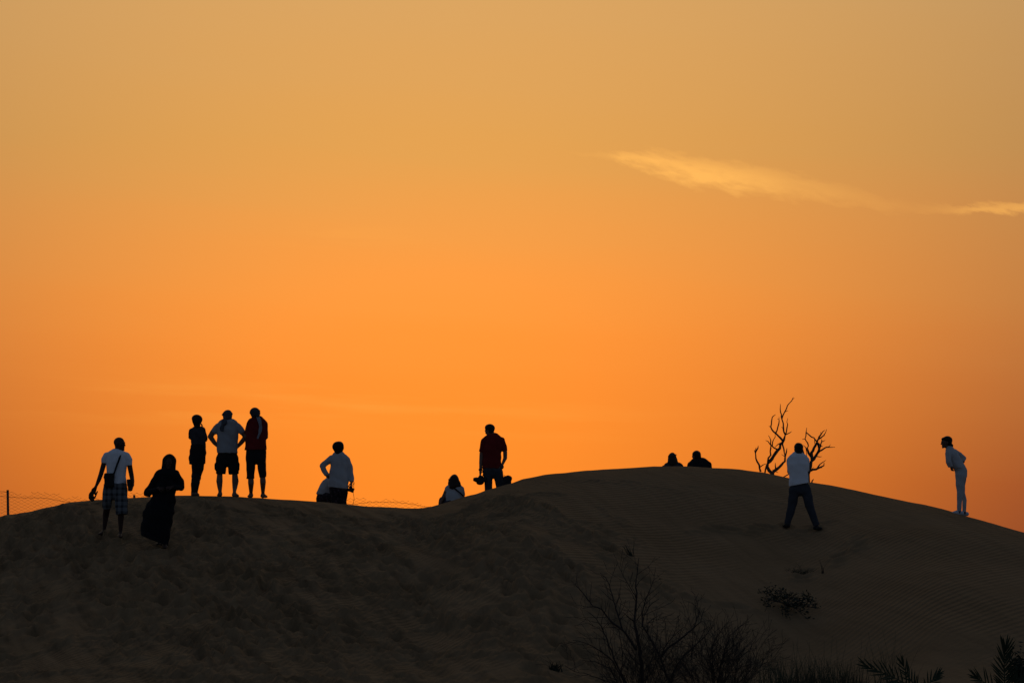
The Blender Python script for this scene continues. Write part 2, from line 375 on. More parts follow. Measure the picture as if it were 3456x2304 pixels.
for fx_, fy_ in ((350, 1806), (407, 1815), (540, 1841), (558, 1851), (2657, 1781), (2759, 1788)):      # where three people stand now
    gy_ = ground_Y(fx_, fy_); p_ = W(fx_, fy_, gy_); stamp(p_[0], gy_, 1.57, .20, .13, .03)
win = np.exp(-np.maximum(np.abs(GX) - 12, 0)) * np.exp(-np.maximum(np.abs(GY - 40) - 16, 0))
GZ += win * (vnoise(GX * 2.1, GY * 1.6, 41) * .006 + vnoise(GX * 4.7, GY * 3.9, 42) * .004)
ny, nx = GX.shape
vi = np.arange(nx * ny).reshape(ny, nx)
fa = np.stack([vi[:-1, :-1], vi[:-1, 1:], vi[1:, 1:], vi[1:, :-1]], -1).reshape(-1, 4)
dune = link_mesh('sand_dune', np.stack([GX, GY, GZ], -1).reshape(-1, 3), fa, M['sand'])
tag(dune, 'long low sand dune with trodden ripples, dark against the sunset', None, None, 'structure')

# ------------------------------------------------------------------ soft-bodied shapes grown from distance fields
def nrm(v):
    v = np.asarray(v, float); return v / max(np.linalg.norm(v), 1e-9)
class Loft:
    """tube of elliptical sections along a polyline; waxis = direction of the section width"""
    def __init__(s, pts, hw, hd, waxis=(1, 0, 0), k=.02, flat=(0, 0), cut=False):
        s.p = np.asarray(pts, float); s.hw = np.asarray(hw, float); s.hd = np.asarray(hd, float); s.w = nrm(waxis); s.k = k; s.flat = flat; s.cut = cut
        m = np.maximum(s.hw, s.hd)[:, None] * 1.05
        s.lo, s.hi = (s.p - m).min(0), (s.p + m).max(0)
    def d(s, P):
        out = np.full(len(P), 9.0); n = len(s.p) - 1
        for i in range(n):
            a, b = s.p[i], s.p[i + 1]; ab = b - a; L = max(np.linalg.norm(ab), 1e-6); T = ab / L
            wx = s.w - T * (T @ s.w)
            if np.linalg.norm(wx) < 1e-3: wx = np.cross(T, (0, 1, .1))
            wx = nrm(wx); D = np.cross(T, wx)
            v = P - a; ax = v @ T; t = np.clip(ax / L, 0, 1)
            o = ax - t * L
            hw = s.hw[i] + (s.hw[i + 1] - s.hw[i]) * t; hd = s.hd[i] + (s.hd[i + 1] - s.hd[i]) * t
            mn = np.minimum(hw, hd)
            u, dd = (v @ wx) / hw, (v @ D) / hd
            f0, f1 = s.flat[0] and i == 0, s.flat[1] and i == n - 1
            w = o / mn
            if f0: w = np.where(o < 0, 0, w)
            if f1: w = np.where(o > 0, 0, w)
            q = (np.sqrt(u * u + dd * dd + w * w) - 1) * mn
            if f0: q = np.maximum(q, -ax)
            if f1: q = np.maximum(q, ax - L)
            out = np.minimum(out, q)
        return out
class Ell:
    def __init__(s, c, r, R=None, k=.015, cut=False):
        s.c = np.asarray(c, float); s.r = np.asarray(r, float); s.R = np.eye(3) if R is None else R; s.k = k; s.cut = cut
        m = np.abs(s.R.T) @ s.r * 1.05
        s.lo, s.hi = s.c - m, s.c + m
    def d(s, P):
        q = (P - s.c) @ s.R.T
        k0 = np.linalg.norm(q / s.r, axis=1); k1 = np.linalg.norm(q / s.r ** 2, axis=1)
        return k0 * (k0 - 1) / np.maximum(k1, 1e-6)
class Box:
    def __init__(s, c, h, R=None, r=.01, k=.005, cut=False):
        s.c = np.asarray(c, float); s.h = np.asarray(h, float); s.R = np.eye(3) if R is None else R; s.r = r; s.k = k; s.cut = cut
        m = np.abs(s.R.T) @ s.h
        s.lo, s.hi = s.c - m, s.c + m
    def d(s, P):
        q = np.abs((P - s.c) @ s.R.T) - (s.h - s.r)
        return np.linalg.norm(np.maximum(q, 0), axis=1) + np.minimum(q.max(1), 0) - s.r
def wrinkle(P, amp, seed):
    a = P @ np.array([[31., 17, 9], [-13, 41, 22], [23, -11, 47]]).T + seed
    w = P @ np.array([[9., -7, 5], [6, 11, -8], [4, 5, 13]]).T + seed * 1.7
    return amp * (np.sin(a[:, 0] + 1.5 * np.sin(w[:, 1])) * np.sin(a[:, 1] * .6 + 1.3 * np.sin(w[:, 0])) + .6 * np.sin(w[:, 2] * 2.3 + np.sin(w[:, 0] * 1.7)))
def field_mesh(prims, vox, clips=(), wr=0.0, seed=0.0, box=None):
    adds = [p for p in prims if not p.cut]
    lo = np.min([p.lo for p in adds], 0) - vox * 3 - wr * 2; hi = np.max([p.hi for p in adds], 0) + vox * 3 + wr * 2
    if box is not None: lo, hi = np.maximum(lo, box[0]), np.minimum(hi, box[1])
    n = np.ceil((hi - lo) / vox).astype(int) + 1
    ax = [lo[i] + np.arange(n[i]) * vox for i in range(3)]
    V = np.full(n, .5)
    mg = .05
    for p in prims:
        i0 = [max(0, int((p.lo[i] - mg - lo[i]) / vox)) for i in range(3)]; i1 = [min(n[i], int((p.hi[i] + mg - lo[i]) / vox) + 2) for i in range(3)]
        if any(i1[i] <= i0[i] for i in range(3)): continue
        sl = tuple(slice(i0[i], i1[i]) for i in range(3))
        g3 = np.meshgrid(*[ax[i][sl[i]] for i in range(3)], indexing='ij')
        P = np.stack([q.ravel() for q in g3], 1)
        dd = p.d(P).reshape(g3[0].shape); A = V[sl]
        if p.cut: V[sl] = np.maximum(A, -dd); continue
        k = p.k; h = np.clip(.5 + .5 * (A - dd) / k, 0, 1)
        V[sl] = A * (1 - h) + dd * h - k * h * (1 - h)
    if wr or clips:
        near = np.nonzero(np.abs(V.ravel()) < .06)[0] if not clips else np.nonzero(V.ravel() < .06)[0]
        ii = np.stack(np.unravel_index(near, V.shape), 1); P = lo + ii * vox
        f = V.ravel()[near]
        if wr: f = f + wrinkle(P, wr, seed)
        for c0, nn in clips: f = np.maximum(f, (P - c0) @ nn)      # keep the side the normal points away from
        Vf = V.ravel(); Vf[near] = f; V = Vf.reshape(V.shape)
    # surface nets
    S = V < 0
    c = np.zeros(np.array(V.shape) - 1, dtype=np.int8)
    for dx in (0, 1):
        for dy in (0, 1):
            for dz in (0, 1):
                c += S[dx:S.shape[0] - 1 + dx, dy:S.shape[1] - 1 + dy, dz:S.shape[2] - 1 + dz]
    act = (c > 0) & (c < 8); idx = np.argwhere(act)
    if len(idx) == 0: return np.zeros((0, 3)), np.zeros((0, 4), int)
    num = -np.ones(act.shape, dtype=np.int64); num[act] = np.arange(len(idx))
    acc = np.zeros((len(idx), 3)); cnt = np.zeros(len(idx))
    for a in range(3):
        o1, o2 = [q for q in range(3) if q != a]
        for b1 in (0, 1):
            for b2 in (0, 1):
                st = np.zeros(3, int); st[o1] = b1; st[o2] = b2; en = st.copy(); en[a] = 1
                v0 = V[tuple((idx + st).T)]; v1 = V[tuple((idx + en).T)]
                x = (v0 < 0) != (v1 < 0); t = np.where(x, v0 / np.where(x, v0 - v1, 1), 0)
                pt = np.tile(st.astype(float), (len(idx), 1)); pt[:, a] = t
                acc += np.where(x[:, None], pt, 0); cnt += x
    vs = lo + (idx + acc / cnt[:, None]) * vox
    fs = []
    for a in range(3):
        o1, o2 = (a + 1) % 3, (a + 2) % 3
        A0 = np.moveaxis(S, a, 0)
        e = np.argwhere(S[tuple(slice(0, -1) if q == a else slice(None) for q in range(3))] != S[tuple(slice(1, None) if q == a else slice(None) for q in range(3))])
        e = e[(e[:, o1] > 0) & (e[:, o2] > 0) & (e[:, o1] < act.shape[o1]) & (e[:, o2] < act.shape[o2])]
        if len(e) == 0: continue
        q = []
        for b1, b2 in ((1, 1), (0, 1), (0, 0), (1, 0)):
            s_ = e.copy(); s_[:, o1] -= b1; s_[:, o2] -= b2; q.append(num[tuple(s_.T)])
        q = np.stack(q, 1); ins = S[tuple(e.T)]
        q[~ins] = q[~ins][:, ::-1]
        fs.append(q[(q >= 0).all(1)])
    return vs, np.concatenate(fs)
def soft(name, prims, m, parent=None, vox=.0105, clips=(), wr=0.0, seed=0.0, fine=(), loc=None):
    """one mesh; the boxes in fine are resolved more finely with the same field"""
    v, f = field_mesh(prims, vox, clips, wr, seed)
    if fine:
        allv, allf = [], []
        ctr = v[f].mean(1); keep = np.ones(len(f), bool)
        for lo, hi, vx in fine: keep &= ~((ctr > lo).all(1) & (ctr < hi).all(1))
        f = f[keep]; allv.append(v); allf.append(f); n = len(v)
        for lo, hi, vx in fine:
            v2, f2 = field_mesh(prims, vx, clips, wr, seed, (np.asarray(lo) - vx * 2, np.asarray(hi) + vx * 2))
            allv.append(v2); allf.append(f2 + n); n += len(v2)
        v, f = np.concatenate(allv), np.concatenate(allf)
        used = np.unique(f); mp = np.zeros(len(v), int); mp[used] = np.arange(len(used)); v, f = v[used], mp[f]
    return link_mesh(name, v, f, m, parent, True, loc)

def tube(paths, sides=6):
    """paths: list of (points, radii) -> verts, faces"""
    vs, fs, n = [], [], 0
    for pts, rad in paths:
        pts = np.asarray(pts, float); rad = np.broadcast_to(np.asarray(rad, float), (len(pts),))
        up = np.array([.31, .87, .38])
        for i in range(len(pts)):
            T = nrm(pts[min(i + 1, len(pts) - 1)] - pts[max(i - 1, 0)])
            a = nrm(np.cross(T, up)); b = np.cross(T, a)
            th = np.arange(sides) * 2 * math.pi / sides
            vs.append(pts[i] + rad[i] * (np.cos(th)[:, None] * a + np.sin(th)[:, None] * b))
        for i in range(len(pts) - 1):
            for k in range(sides):
                k2 = (k + 1) % sides
                fs.append((n + i * sides + k, n + i * sides + k2, n + (i + 1) * sides + k2, n + (i + 1) * sides + k))
        n0 = n; n += len(pts) * sides
        if sides > 2:
            fs.append(tuple(n0 + k for k in range(sides - 1, -1, -1))); fs.append(tuple(n - sides + k for k in range(sides)))
    return np.concatenate(vs), fs

# ------------------------------------------------------------------ people
class Fig:
    """a figure measured on the photograph: x, y are picture coordinates of an enlarged detail (origin ox, oy, scale s),
    dy metres of depth away from the viewer around the figure's own distance Y"""
    def __init__(s, R, Y, foot, label, name='person', cat='person', group=None):
        s.ox, s.oy, s.s = R; s.Y = Y; s.m = Y / F / s.s            # metres per detail unit
        s.base = s.raw(*foot)
        s.base[2] = gz(s.base[0], s.base[1])
        s.o = empty(name, s.base, label, cat, group)
    def raw(s, x, y, dy=0.0): return W(s.ox + x / s.s, s.oy + y / s.s, s.Y + dy)
    def P(s, x, y, dy=0.0): return s.raw(x, y, dy) - s.base
    def gdy(s, x, y): return ground_Y(s.ox + x / s.s, s.oy + y / s.s, s.Y - 4, s.Y + 3) - s.Y
    def L(s, rows, ratio=1.0, waxis=(1, 0, 0), k=.02, flat=(0, 0), cut=False):
        """rows of (x, y, dy, half width[, half depth in m])"""
        pts = [s.P(*r[:3]) for r in rows]; hw = [r[3] * s.m for r in rows]; hd = [(r[4] if len(r) > 4 else r[3] * s.m * ratio) for r in rows]
        return Loft(pts, hw, hd, waxis, k, flat, cut)
    def clip(s, x0, y0, x1, y1, dy=0.0):
        """keeps what lies above-left... of the line walked from first to second point: material stays on its left hand (picture sense)"""
        a, b = s.P(x0, y0, dy), s.P(x1, y1, dy); t = b - a; n = nrm(np.array([t[2], 0, -t[0]]))
        return (a, n)
    open_ = []
    def soft(s, name, prims, m, **k):
        if name == 'body':
            s.bodyargs = (prims, m, k); s.cloth = []; Fig.open_.append(s); return
        if hasattr(s, 'cloth') and name not in ('eye', 'hair', 'wristwatch', 'sock', 'shoe'): s.cloth += [p for p in prims if not p.cut]
        return soft(name, prims, m, s.o, **k)
    def finish(s):
        prims, m, k = s.bodyargs
        for p in prims:
            if isinstance(p, Loft) and p.hw.max() > .03:
                for i in range(len(p.p)):
                    if any((p.p[i] > q.lo - .01).all() and (p.p[i] < q.hi + .01).all() and q.d(p.p[i:i + 1])[0] < -.015 for q in s.cloth): p.hw[i] *= .8; p.hd[i] *= .78
        soft('body', prims, m, s.o, **k)
def finish_all():
    for q in Fig.open_: q.finish()
    Fig.open_.clear()
def basis(yaw, pitch=0.0, roll=0.0):
    """head frame rows: right, forward, up. yaw 0 looks away from the viewer (+y), 90 looks to picture right"""
    y, p, r = map(math.radians, (yaw, pitch, roll))
    f = np.array([math.sin(y) * math.cos(p), math.cos(y) * math.cos(p), math.sin(p)])
    rt = np.array([math.cos(y), -math.sin(y), 0.0]); u = np.cross(rt, f)
    rt, u = rt * math.cos(r) + u * math.sin(r), u * math.cos(r) - rt * math.sin(r)
    return np.stack([rt, f, u])
def head_prims(c, B, h=1.0, neck=None, nr=.055):
    q = lambda x, y, z: c + (np.array([x, y, z]) * h) @ B
    E_ = lambda x, y, z, a, b, d, k=.012: Ell(q(x, y, z), np.array([a, b, d]) * h, B, k)
    pr = [E_(0, -.012, .034, .075, .098, .086), E_(0, .026, -.012, .062, .066, .075, .03), E_(0, .040, -.062, .046, .050, .050, .03),
          E_(0, .082, -.100, .022, .018, .017, .02), E_(0, .084, .022, .052, .014, .011, .015), E_(0, .086, -.056, .023, .012, .007, .008), E_(0, .085, -.067, .020, .012, .008, .008),
          Loft([q(0, .088, .018), q(0, .108, -.026)], [.008 * h, .014 * h], [.008 * h, .012 * h], B[0], .012),
          E_(.052, .058, -.012, .018, .022, .016, .02), E_(-.052, .058, -.012, .018, .022, .016, .02)]
    for sx in (1, -1):
        pr.append(E_(sx * .076, -.008, -.004, .009, .021, .031, .008))
    if neck is not None: pr.append(Loft([q(0, -.022, -.045), neck], [nr * .92, nr * 1.05], [nr, nr * 1.08], B[0], .03))
    return pr
def eyes(fig, c, B, h=1.0):
    q = lambda x, y, z: c + (np.array([x, y, z]) * h) @ B
    for sx in (1, -1):
        fig.soft('eye', [Ell(q(sx * .031, .080, .002), np.array([.014, .012, .009]) * h, B)], M['eye'], vox=.004)
def fbox(c, r, vx=.005): c = np.asarray(c); return (c - r, c + r, vx)
def hand_prims(wr, dirv, palm, side=1, curl=25, sz=1.0, spread=.06):
    """palm faces `palm`; the thumb lies on side * (dir x palm)"""
    d = nrm(dirv); p = nrm(np.asarray(palm, float) - d * (d @ np.asarray(palm, float))); s = np.cross(d, p) * side
    pr = [Loft([wr, wr + d * .045 * sz, wr + d * .092 * sz], np.array([.027, .038, .041]) * sz, np.array([.020, .017, .013]) * sz, s, .015)]
    for off, L_ in ((.033, .070), (.011, .079), (-.011, .074), (-.031, .058)):
        a = wr + d * .086 * sz + s * off * sz; fd = nrm(d + s * off * spread * 30 * .03); pts = [a]; ang = 0
        for fr, w in ((.45, 1.0), (.31, 1.15), (.24, .8)):
            ang += math.radians(curl * w)
            pts.append(pts[-1] + (fd * math.cos(ang) + p * math.sin(ang)) * L_ * fr * sz)
        pr.append(Loft(pts, np.array([.0095, .009, .0082, .007]) * sz, np.array([.0095, .009, .0082, .007]) * sz, s, .004))
    a = wr + d * .028 * sz + s * .028 * sz
    t1 = nrm(d * .75 + s * .65 + p * .25); t2 = nrm(d * .95 + s * .2 + p * .45)
    pr.append(Loft([a, a + t1 * .042 * sz, a + t1 * .042 * sz + t2 * .034 * sz, a + t1 * .042 * sz + t2 * .058 * sz], np.array([.015, .012, .0105, .008]) * sz, np.array([.014, .0115, .010, .0075]) * sz, s, .010))
    return pr
def foot_prims(ank, gzl, dirv, ln=.25, w=.044, fat=0.0):
    d = nrm((dirv[0], dirv[1], 0)); s = np.array([d[1], -d[0], 0]); g0 = np.array([ank[0], ank[1], gzl])
    up = np.array([0, 0, 1.0])
    return [Loft([g0 - d * .055 + up * (.034 + fat), g0 + d * .04 + up * (.042 + fat), g0 + d * (ln - .115) + up * (.026 + fat), g0 + d * (ln - .07) + up * (.02 + fat)],
                 np.array([.034, .038, w + .004, w * .8]) + fat, np.array([.036, .046, .028, .018]) + fat, s, .025),
            Loft([ank, g0 + up * .05], [.036, .036], [.04, .042], (1, 0, 0), .03)]
# ---- man walking down with bare arms, plaid shorts ----------------------------------------------
R1 = (280, 1440, 3.563)
Y1 = ground_Y(280 + 452 / 3.563, 1440 + 1335 / 3.563)
f = Fig(R1, Y1, (400, 1335), 'man in tight white T-shirt and plaid shorts walking barefoot down the dune')
print('P1', Y1, 1210 * f.m)
B = basis(112, 0); hc = f.P(440, 207, .0)
ld, rd = f.gdy(250, 1300), 0.0
la = f.P(256, 1262, ld); ra = f.P(451, 1292, rd)
lh = f.P(152, 725, -.02); rh = f.P(598, 700, -.04)
bp = head_prims(hc, B, 1.02, f.P(420, 330, .01), .062)
bp += [f.L([(405, 330, 0, 95), (405, 420, 0, 118), (400, 560, 0, 108), (390, 700, 0, 118), (385, 790, 0, 118)], .62),
       f.L([(272, 360, 0, 32), (252, 440, 0, 31), (217, 565, .02, 28), (190, 640, 0, 25), (152, 725, -.02, 15)]), f.L([(535, 365, 0, 32), (560, 460, 0, 31), (585, 590, .03, 28), (595, 650, 0, 24), (598, 700, -.04, 17)]),
       f.L([(310, 760, 0, 60), (292, 960, ld * .6 - .08, 42), (275, 1060, ld * .8, 38), (256, 1235, ld, 19), (256, 1262, ld, 19)]),
       f.L([(450, 760, 0, 62), (455, 1000, -.06, 42), (456, 1090, -.02, 38), (452, 1260, rd, 19), (451, 1292, rd, 18)])]
bp += foot_prims(la, f.P(250, 1300, ld)[2], (-.25, -1), .26) + foot_prims(ra, f.P(452, 1335, rd)[2], (.05, -1), .26)
bp += hand_prims(lh, (-.35, -.1, -1), (.6, -.7, 0), 1, 42) + hand_prims(rh, (-.15, -.25, -1), (-.9, -.2, 0), -1, 48)
f.soft('body', bp, M['skin_dark'], fine=[fbox(hc, .16), fbox(lh + np.array([-.03, -.01, -.09]), .12), fbox(rh + np.array([-.01, -.03, -.09]), .12)])
eyes(f, hc, B, 1.02)
f.soft('tshirt', [f.L([(420, 296, 0, 58), (416, 312, 0, 86), (410, 345, 0, 124), (405, 420, 0, 130), (402, 520, 0, 119), (400, 600, 0, 116), (400, 700, 0, 122)], .64, flat=(1, 1)),
                  f.L([(288, 350, 0, 46), (264, 390, 0, 43), (257, 436, 0, 38)], flat=(0, 1)), f.L([(520, 350, 0, 46), (552, 400, 0, 42), (556, 462, 0, 38)], flat=(0, 1))], M['white'], wr=.0025, seed=1.0)
f.soft('shorts', [f.L([(388, 680, 0, 138), (388, 760, 0, 140), (385, 800, 0, 138)], .62, flat=(1, 0)), f.L([(305, 770, 0, 62), (292, 880, -.02, 60), (284, 968, ld * .6 - .08, 55)], 1.0, flat=(0, 1)),
                  f.L([(456, 770, 0, 74), (462, 900, -.03, 76), (466, 1055, -.06, 70)], 1.0, flat=(0, 1))], M['plaid'], wr=.004, seed=2.0)
b = Fig(R1, Y1 - .16, (310, 1335), 'small black shoulder bag worn across the white T-shirt of the walking man', 'shoulder_bag', 'bag')
b.o.location = f.o.location; b.base = f.base
b.soft('pouch', [Box(b.P(316, 640, 0), (.088, .045, .125), r=.03), Ell(b.P(262, 606, 0), (.02, .02, .02))], M['leather'], wr=.003)
pts = [b.P(368, 575, -.005), b.P(405, 470, .012), b.P(440, 375, .03), b.P(458, 318, .09), b.P(462, 300, .17), b.P(440, 400, .34), b.P(330, 620, .32), b.P(296, 600, .1)]
b.soft('strap', [Loft(pts, [.018] * 8, [.010] * 8, (.9, 0, .5), .004)], M['strap'], vox=.007)
c = Fig(R1, Y1 - .06, (110, 890), 'dark sandal hanging flat from the hand of the man in plaid shorts', 'sandal', 'sandal', 'sandals carried by the walking man')
c.o.location = f.P(110, 890) + f.base; c.base = np.array(c.o.location)
c.soft('sole', [c.L([(122, 776, 0, 24), (98, 815, 0, 30), (100, 850, 0, 34), (118, 885, 0, 22)], .45)], M['sandal'], vox=.006)
c.soft('strap', [c.L([(90, 830, -.03, 9), (108, 835, -.05, 9), (130, 842, -.03, 9)])], M['strap'], vox=.005)
c = Fig(R1, Y1 + .02, (160, 860), 'dark sandal seen edge-on, second of the pair in the walking man\'s hand', 'sandal', 'sandal', 'sandals carried by the walking man')
c.o.location = f.P(160, 860) + f.base; c.base = np.array(c.o.location)
c.soft('sole', [c.L([(173, 776, 0, 7, .04), (158, 812, 0, 8, .045), (140, 858, 0, 8, .035)])], M['sandal'], vox=.005)
c.soft('strap', [c.L([(150, 815, 0, 6), (140, 805, -.02, 6), (134, 785, -.02, 6)])], M['strap'], vox=.005)
c = Fig(R1, Y1 - .07, (555, 790), 'flat dark wallet held in the left hand of the man in plaid shorts', 'wallet', 'wallet')
c.o.location = f.P(555, 790) + f.base; c.base = np.array(c.o.location)
c.soft('cover', [Box(c.P(558, 700, 0), (.028, .05, .105), basis(0, 0, 6), r=.012)], M['leather'], vox=.006)
c.soft('flap', [Box(c.P(538, 672, -.02), (.01, .04, .06), basis(0, 0, 6), r=.006)], M['leather'], vox=.006)
# ---- woman in black abaya ------------------------------------------------------------------------
Y2 = ground_Y(280 + 990 / 3.563, 1440 + 1462 / 3.563)
f = Fig(R1, Y2, (960, 1462), 'woman in loose black abaya and headscarf walking down the dune, robe blown sideways')
print('P2', Y2, 1127 * f.m)
B = basis(186, -4); hc = f.P(1036, 428, 0)
l2 = f.gdy(925, 1425)
lh, rh = f.P(905, 735, -.14), f.P(1075, 722, -.15)
bp = head_prims(hc, B, .96, f.P(1030, 560, .03), .055) + [f.L([(1020, 570, .02, 85), (1005, 700, .02, 95), (990, 900, .02, 100), (975, 1100, 0, 80)], .7)]
for p in ([(905, 560, 0, 32), (800, 770, .02, 28), (905, 735, -.14, 16)], [(1130, 560, 0, 32), (1190, 725, .02, 28), (1075, 722, -.15, 16)],
          [(950, 950, .03, 55), (925, 1180, .03, 42), (925, 1380, l2, 20), (926, 1402, l2, 19)], [(1000, 950, .03, 55), (985, 1180, .03, 42), (988, 1410, 0, 20), (988, 1434, 0, 19)]): bp.append(f.L(p))
bp += hand_prims(lh, (.9, -.35, -.1), (0, .6, -.8), -1, 35, .92) + hand_prims(rh, (-.9, -.35, -.1), (0, .6, -.8), 1, 35, .92)
bp += foot_prims(f.P(926, 1402, l2), f.P(926, 1425, l2)[2], (-.1, -1), .23, .04) + foot_prims(f.P(988, 1434), f.P(988, 1462)[2], (.1, -1), .23, .04)
f.soft('body', bp, M['skin_dark'], fine=[fbox(hc, .15), fbox(lh, .14), fbox(rh, .14)])
f.soft('headscarf', [Ell(hc + np.array([0, .035, .025]), (.112, .118, .125)), f.L([(1036, 420, .05, 80), (1028, 500, .05, 84), (1020, 560, .03, 100), (1010, 600, .01, 80)], .9, k=.04),
                     Loft([f.P(1037, 425, -.14), f.P(1037, 425, -.02)], [.052, .05], [.075, .07], (1, 0, 0), cut=True)], M['abaya'], wr=.003, seed=3)
f.soft('abaya', [f.L([(1022, 520, .03, 60), (1015, 570, .02, 125), (1005, 660, .02, 118), (990, 760, .02, 132), (972, 870, .02, 144), (935, 980, .02, 172), (908, 1060, .02, 183), (881, 1170, .02, 180), (866, 1290, .02, 178), (852, 1440, .02, 170)], .62, k=.03, flat=(0, 1)),
                 f.L([(918, 565, .01, 50), (842, 675, .02, 38), (776, 788, .03, 42), (840, 772, -.06, 34), (900, 745, -.13, 32)], k=.02, flat=(0, 1)), f.L([(1118, 565, .01, 48), (1165, 650, .02, 46), (1184, 722, .02, 42), (1130, 732, -.08, 36), (1085, 722, -.14, 32)], k=.03, flat=(0, 1)),
                 f.L([(790, 770, .03, 44), (772, 832, .03, 40)], .6, k=.03, flat=(0, 1))],
       M['abaya'], wr=.006, seed=4, clips=[f.clip(690, 1297, 1018, 1428)])
# ---- slim woman seen from behind -----------------------------------------------------------------
R2 = (600, 1350, 4.356)
def crestY(R, x): return float(np.interp((R[0] + x / R[2] - PW / 2) / F, GA, YCr))
f = Fig(R2, crestY(R2, 245) - .3, (245, 1404), 'slim short-haired woman in dark clothes standing at the left of three on the crest')
B = basis(-8, -4); hc = f.P(284, 312, 0)
print('P3', f.Y, 1172 * f.m)
d1, d2 = f.gdy(225, 1406), f.gdy(268, 1406)
rh = f.P(362, 425, -.10)
bp = head_prims(hc, B, .93, f.P(285, 420, .02), .05) + [f.L([(288, 425, 0, 80), (292, 520, 0, 100), (305, 660, 0, 92), (300, 760, 0, 105), (300, 850, 0, 100)], .62)]
for p in ([(195, 455, 0, 32), (183, 545, .04, 28), (260, 600, .16, 22)], [(380, 440, 0, 30), (408, 585, .08, 27), (375, 470, .17, 18), (362, 425, .14, 15)],
          [(255, 860, 0, 56), (258, 1080, -.02, 44), (240, 1180, .02, 36), (228, 1370, d1, 20), (228, 1382, d1, 20)], [(335, 860, 0, 58), (305, 1080, .0, 44), (285, 1180, .03, 36), (262, 1370, d2, 20), (262, 1382, d2, 20)]): bp.append(f.L(p))
bp += hand_prims(f.P(362, 425, .14), (-.1, -.05, 1), (-.9, -.3, 0), 1, 22, .9) + hand_prims(f.P(260, 600, .16), (1, .1, .2), (0, -.9, 0), 1, 25, .9)
bp += foot_prims(f.P(228, 1382, d1), f.P(226, 1406, d1)[2], (-.2, 1), .23, .04) + foot_prims(f.P(262, 1382, d2), f.P(268, 1406, d2)[2], (.2, 1), .23, .04)
f.soft('body', bp, M['skin_tan'], fine=[fbox(hc, .15), fbox(f.P(358, 370, .14), .11)])
f.soft('hair', [Ell(hc + np.array([0, -.012, .035]), (.107, .112, .105)), Ell(hc + np.array([-.04, -.015, .06]), (.07, .08, .06)), f.L([(283, 330, -.02, 62), (286, 386, -.03, 42)], k=.03)], M['hair'], wr=.004, seed=5, vox=.008)
f.soft('top', [f.L([(287, 400, 0, 42), (287, 436, 0, 98), (292, 520, 0, 116), (306, 650, 0, 104), (306, 740, 0, 112), (300, 790, 0, 116)], .62, flat=(0, 1)), f.L([(200, 450, 0, 38), (186, 530, .03, 32)], flat=(0, 1)), f.L([(372, 440, 0, 38), (402, 540, .06, 32), (410, 590, .08, 30)], flat=(0, 1))], M['charcoal'], wr=.004, seed=6)
f.soft('skirt', [f.L([(300, 690, 0, 114), (298, 760, 0, 118), (292, 850, 0, 118), (296, 935, 0, 104)], .7, flat=(0, 1)), f.L([(205, 730, .02, 30), (190, 820, .03, 27), (187, 942, .03, 24)], .7, flat=(0, 1))], M['black'], wr=.005, seed=7)
f.soft('trousers', [f.L([(262, 840, 0, 64), (262, 1000, -.01, 58), (252, 1100, 0, 50), (236, 1230, d1, 40), (228, 1374, d1, 33)], flat=(0, 1)), f.L([(338, 840, 0, 66), (322, 1000, .0, 60), (300, 1110, .01, 48), (276, 1230, d2, 42), (258, 1376, d2, 33)], flat=(0, 1))], M['black'], wr=.004, seed=8)
# ---- man with hands on hips ----------------------------------------------------------------------
f = Fig(R2, crestY(R2, 730) - .25, (730, 1412), 'stout man in grey T-shirt and black shorts with both hands on his hips')
B = basis(4, 2); hc = f.P(733, 236, 0); print('P4', f.Y, 1265 * f.m)
d1, d2 = f.gdy(618, 1412), f.gdy(832, 1418)
lh, rh = f.P(590, 678, .06), f.P(872, 690, .06)
bp = head_prims(hc, B, 1.0, f.P(738, 335, .02), .07) + [f.L([(735, 335, 0, 125), (735, 440, 0, 148), (730, 600, 0, 146), (727, 760, 0, 145), (725, 850, 0, 140)], .68)]
for p in ([(560, 400, 0, 46), (512, 480, .0, 42), (478, 535, .0, 38), (540, 625, .03, 32), (590, 678, .06, 22)], [(905, 400, 0, 46), (960, 480, 0, 42), (1000, 540, .0, 38), (930, 625, .03, 32), (872, 690, .06, 22)],
          [(650, 860, 0, 68), (618, 1075, 0, 40), (613, 1190, .0, 47), (617, 1270, .0, 37), (622, 1345, d1, 24), (622, 1385, d1, 23)], [(800, 860, 0, 68), (838, 1075, 0, 40), (846, 1190, 0, 49), (840, 1270, 0, 38), (832, 1345, d2, 24), (832, 1390, d2, 23)]): bp.append(f.L(p))
bp += hand_prims(lh, (.55, .45, -.7), (.6, .6, .3), 1, 18) + hand_prims(rh, (-.55, .45, -.7), (-.6, .6, .3), -1, 18)
bp += foot_prims(f.P(622, 1385, d1), f.P(618, 1412, d1)[2], (-.25, 1), .26) + foot_prims(f.P(832, 1390, d2), f.P(832, 1418, d2)[2], (.25, 1), .26)
f.soft('body', bp, M['skin'], fine=[fbox(hc, .16), fbox(lh + np.array([.03, .03, -.05]), .12), fbox(rh + np.array([-.03, .03, -.05]), .12)])
f.soft('tshirt', [f.L([(740, 306, 0, 66), (738, 330, 0, 112), (735, 362, 0, 150), (735, 440, 0, 164), (730, 560, 0, 155), (728, 660, 0, 152), (727, 778, 0, 156)], .68, flat=(1, 1)),
                  f.L([(590, 395, 0, 56), (545, 450, 0, 50), (520, 482, 0, 45)], flat=(0, 1)), f.L([(880, 395, 0, 56), (930, 445, 0, 50), (958, 480, 0, 46)], flat=(0, 1))], M['grey'], wr=.004, seed=9, clips=[])
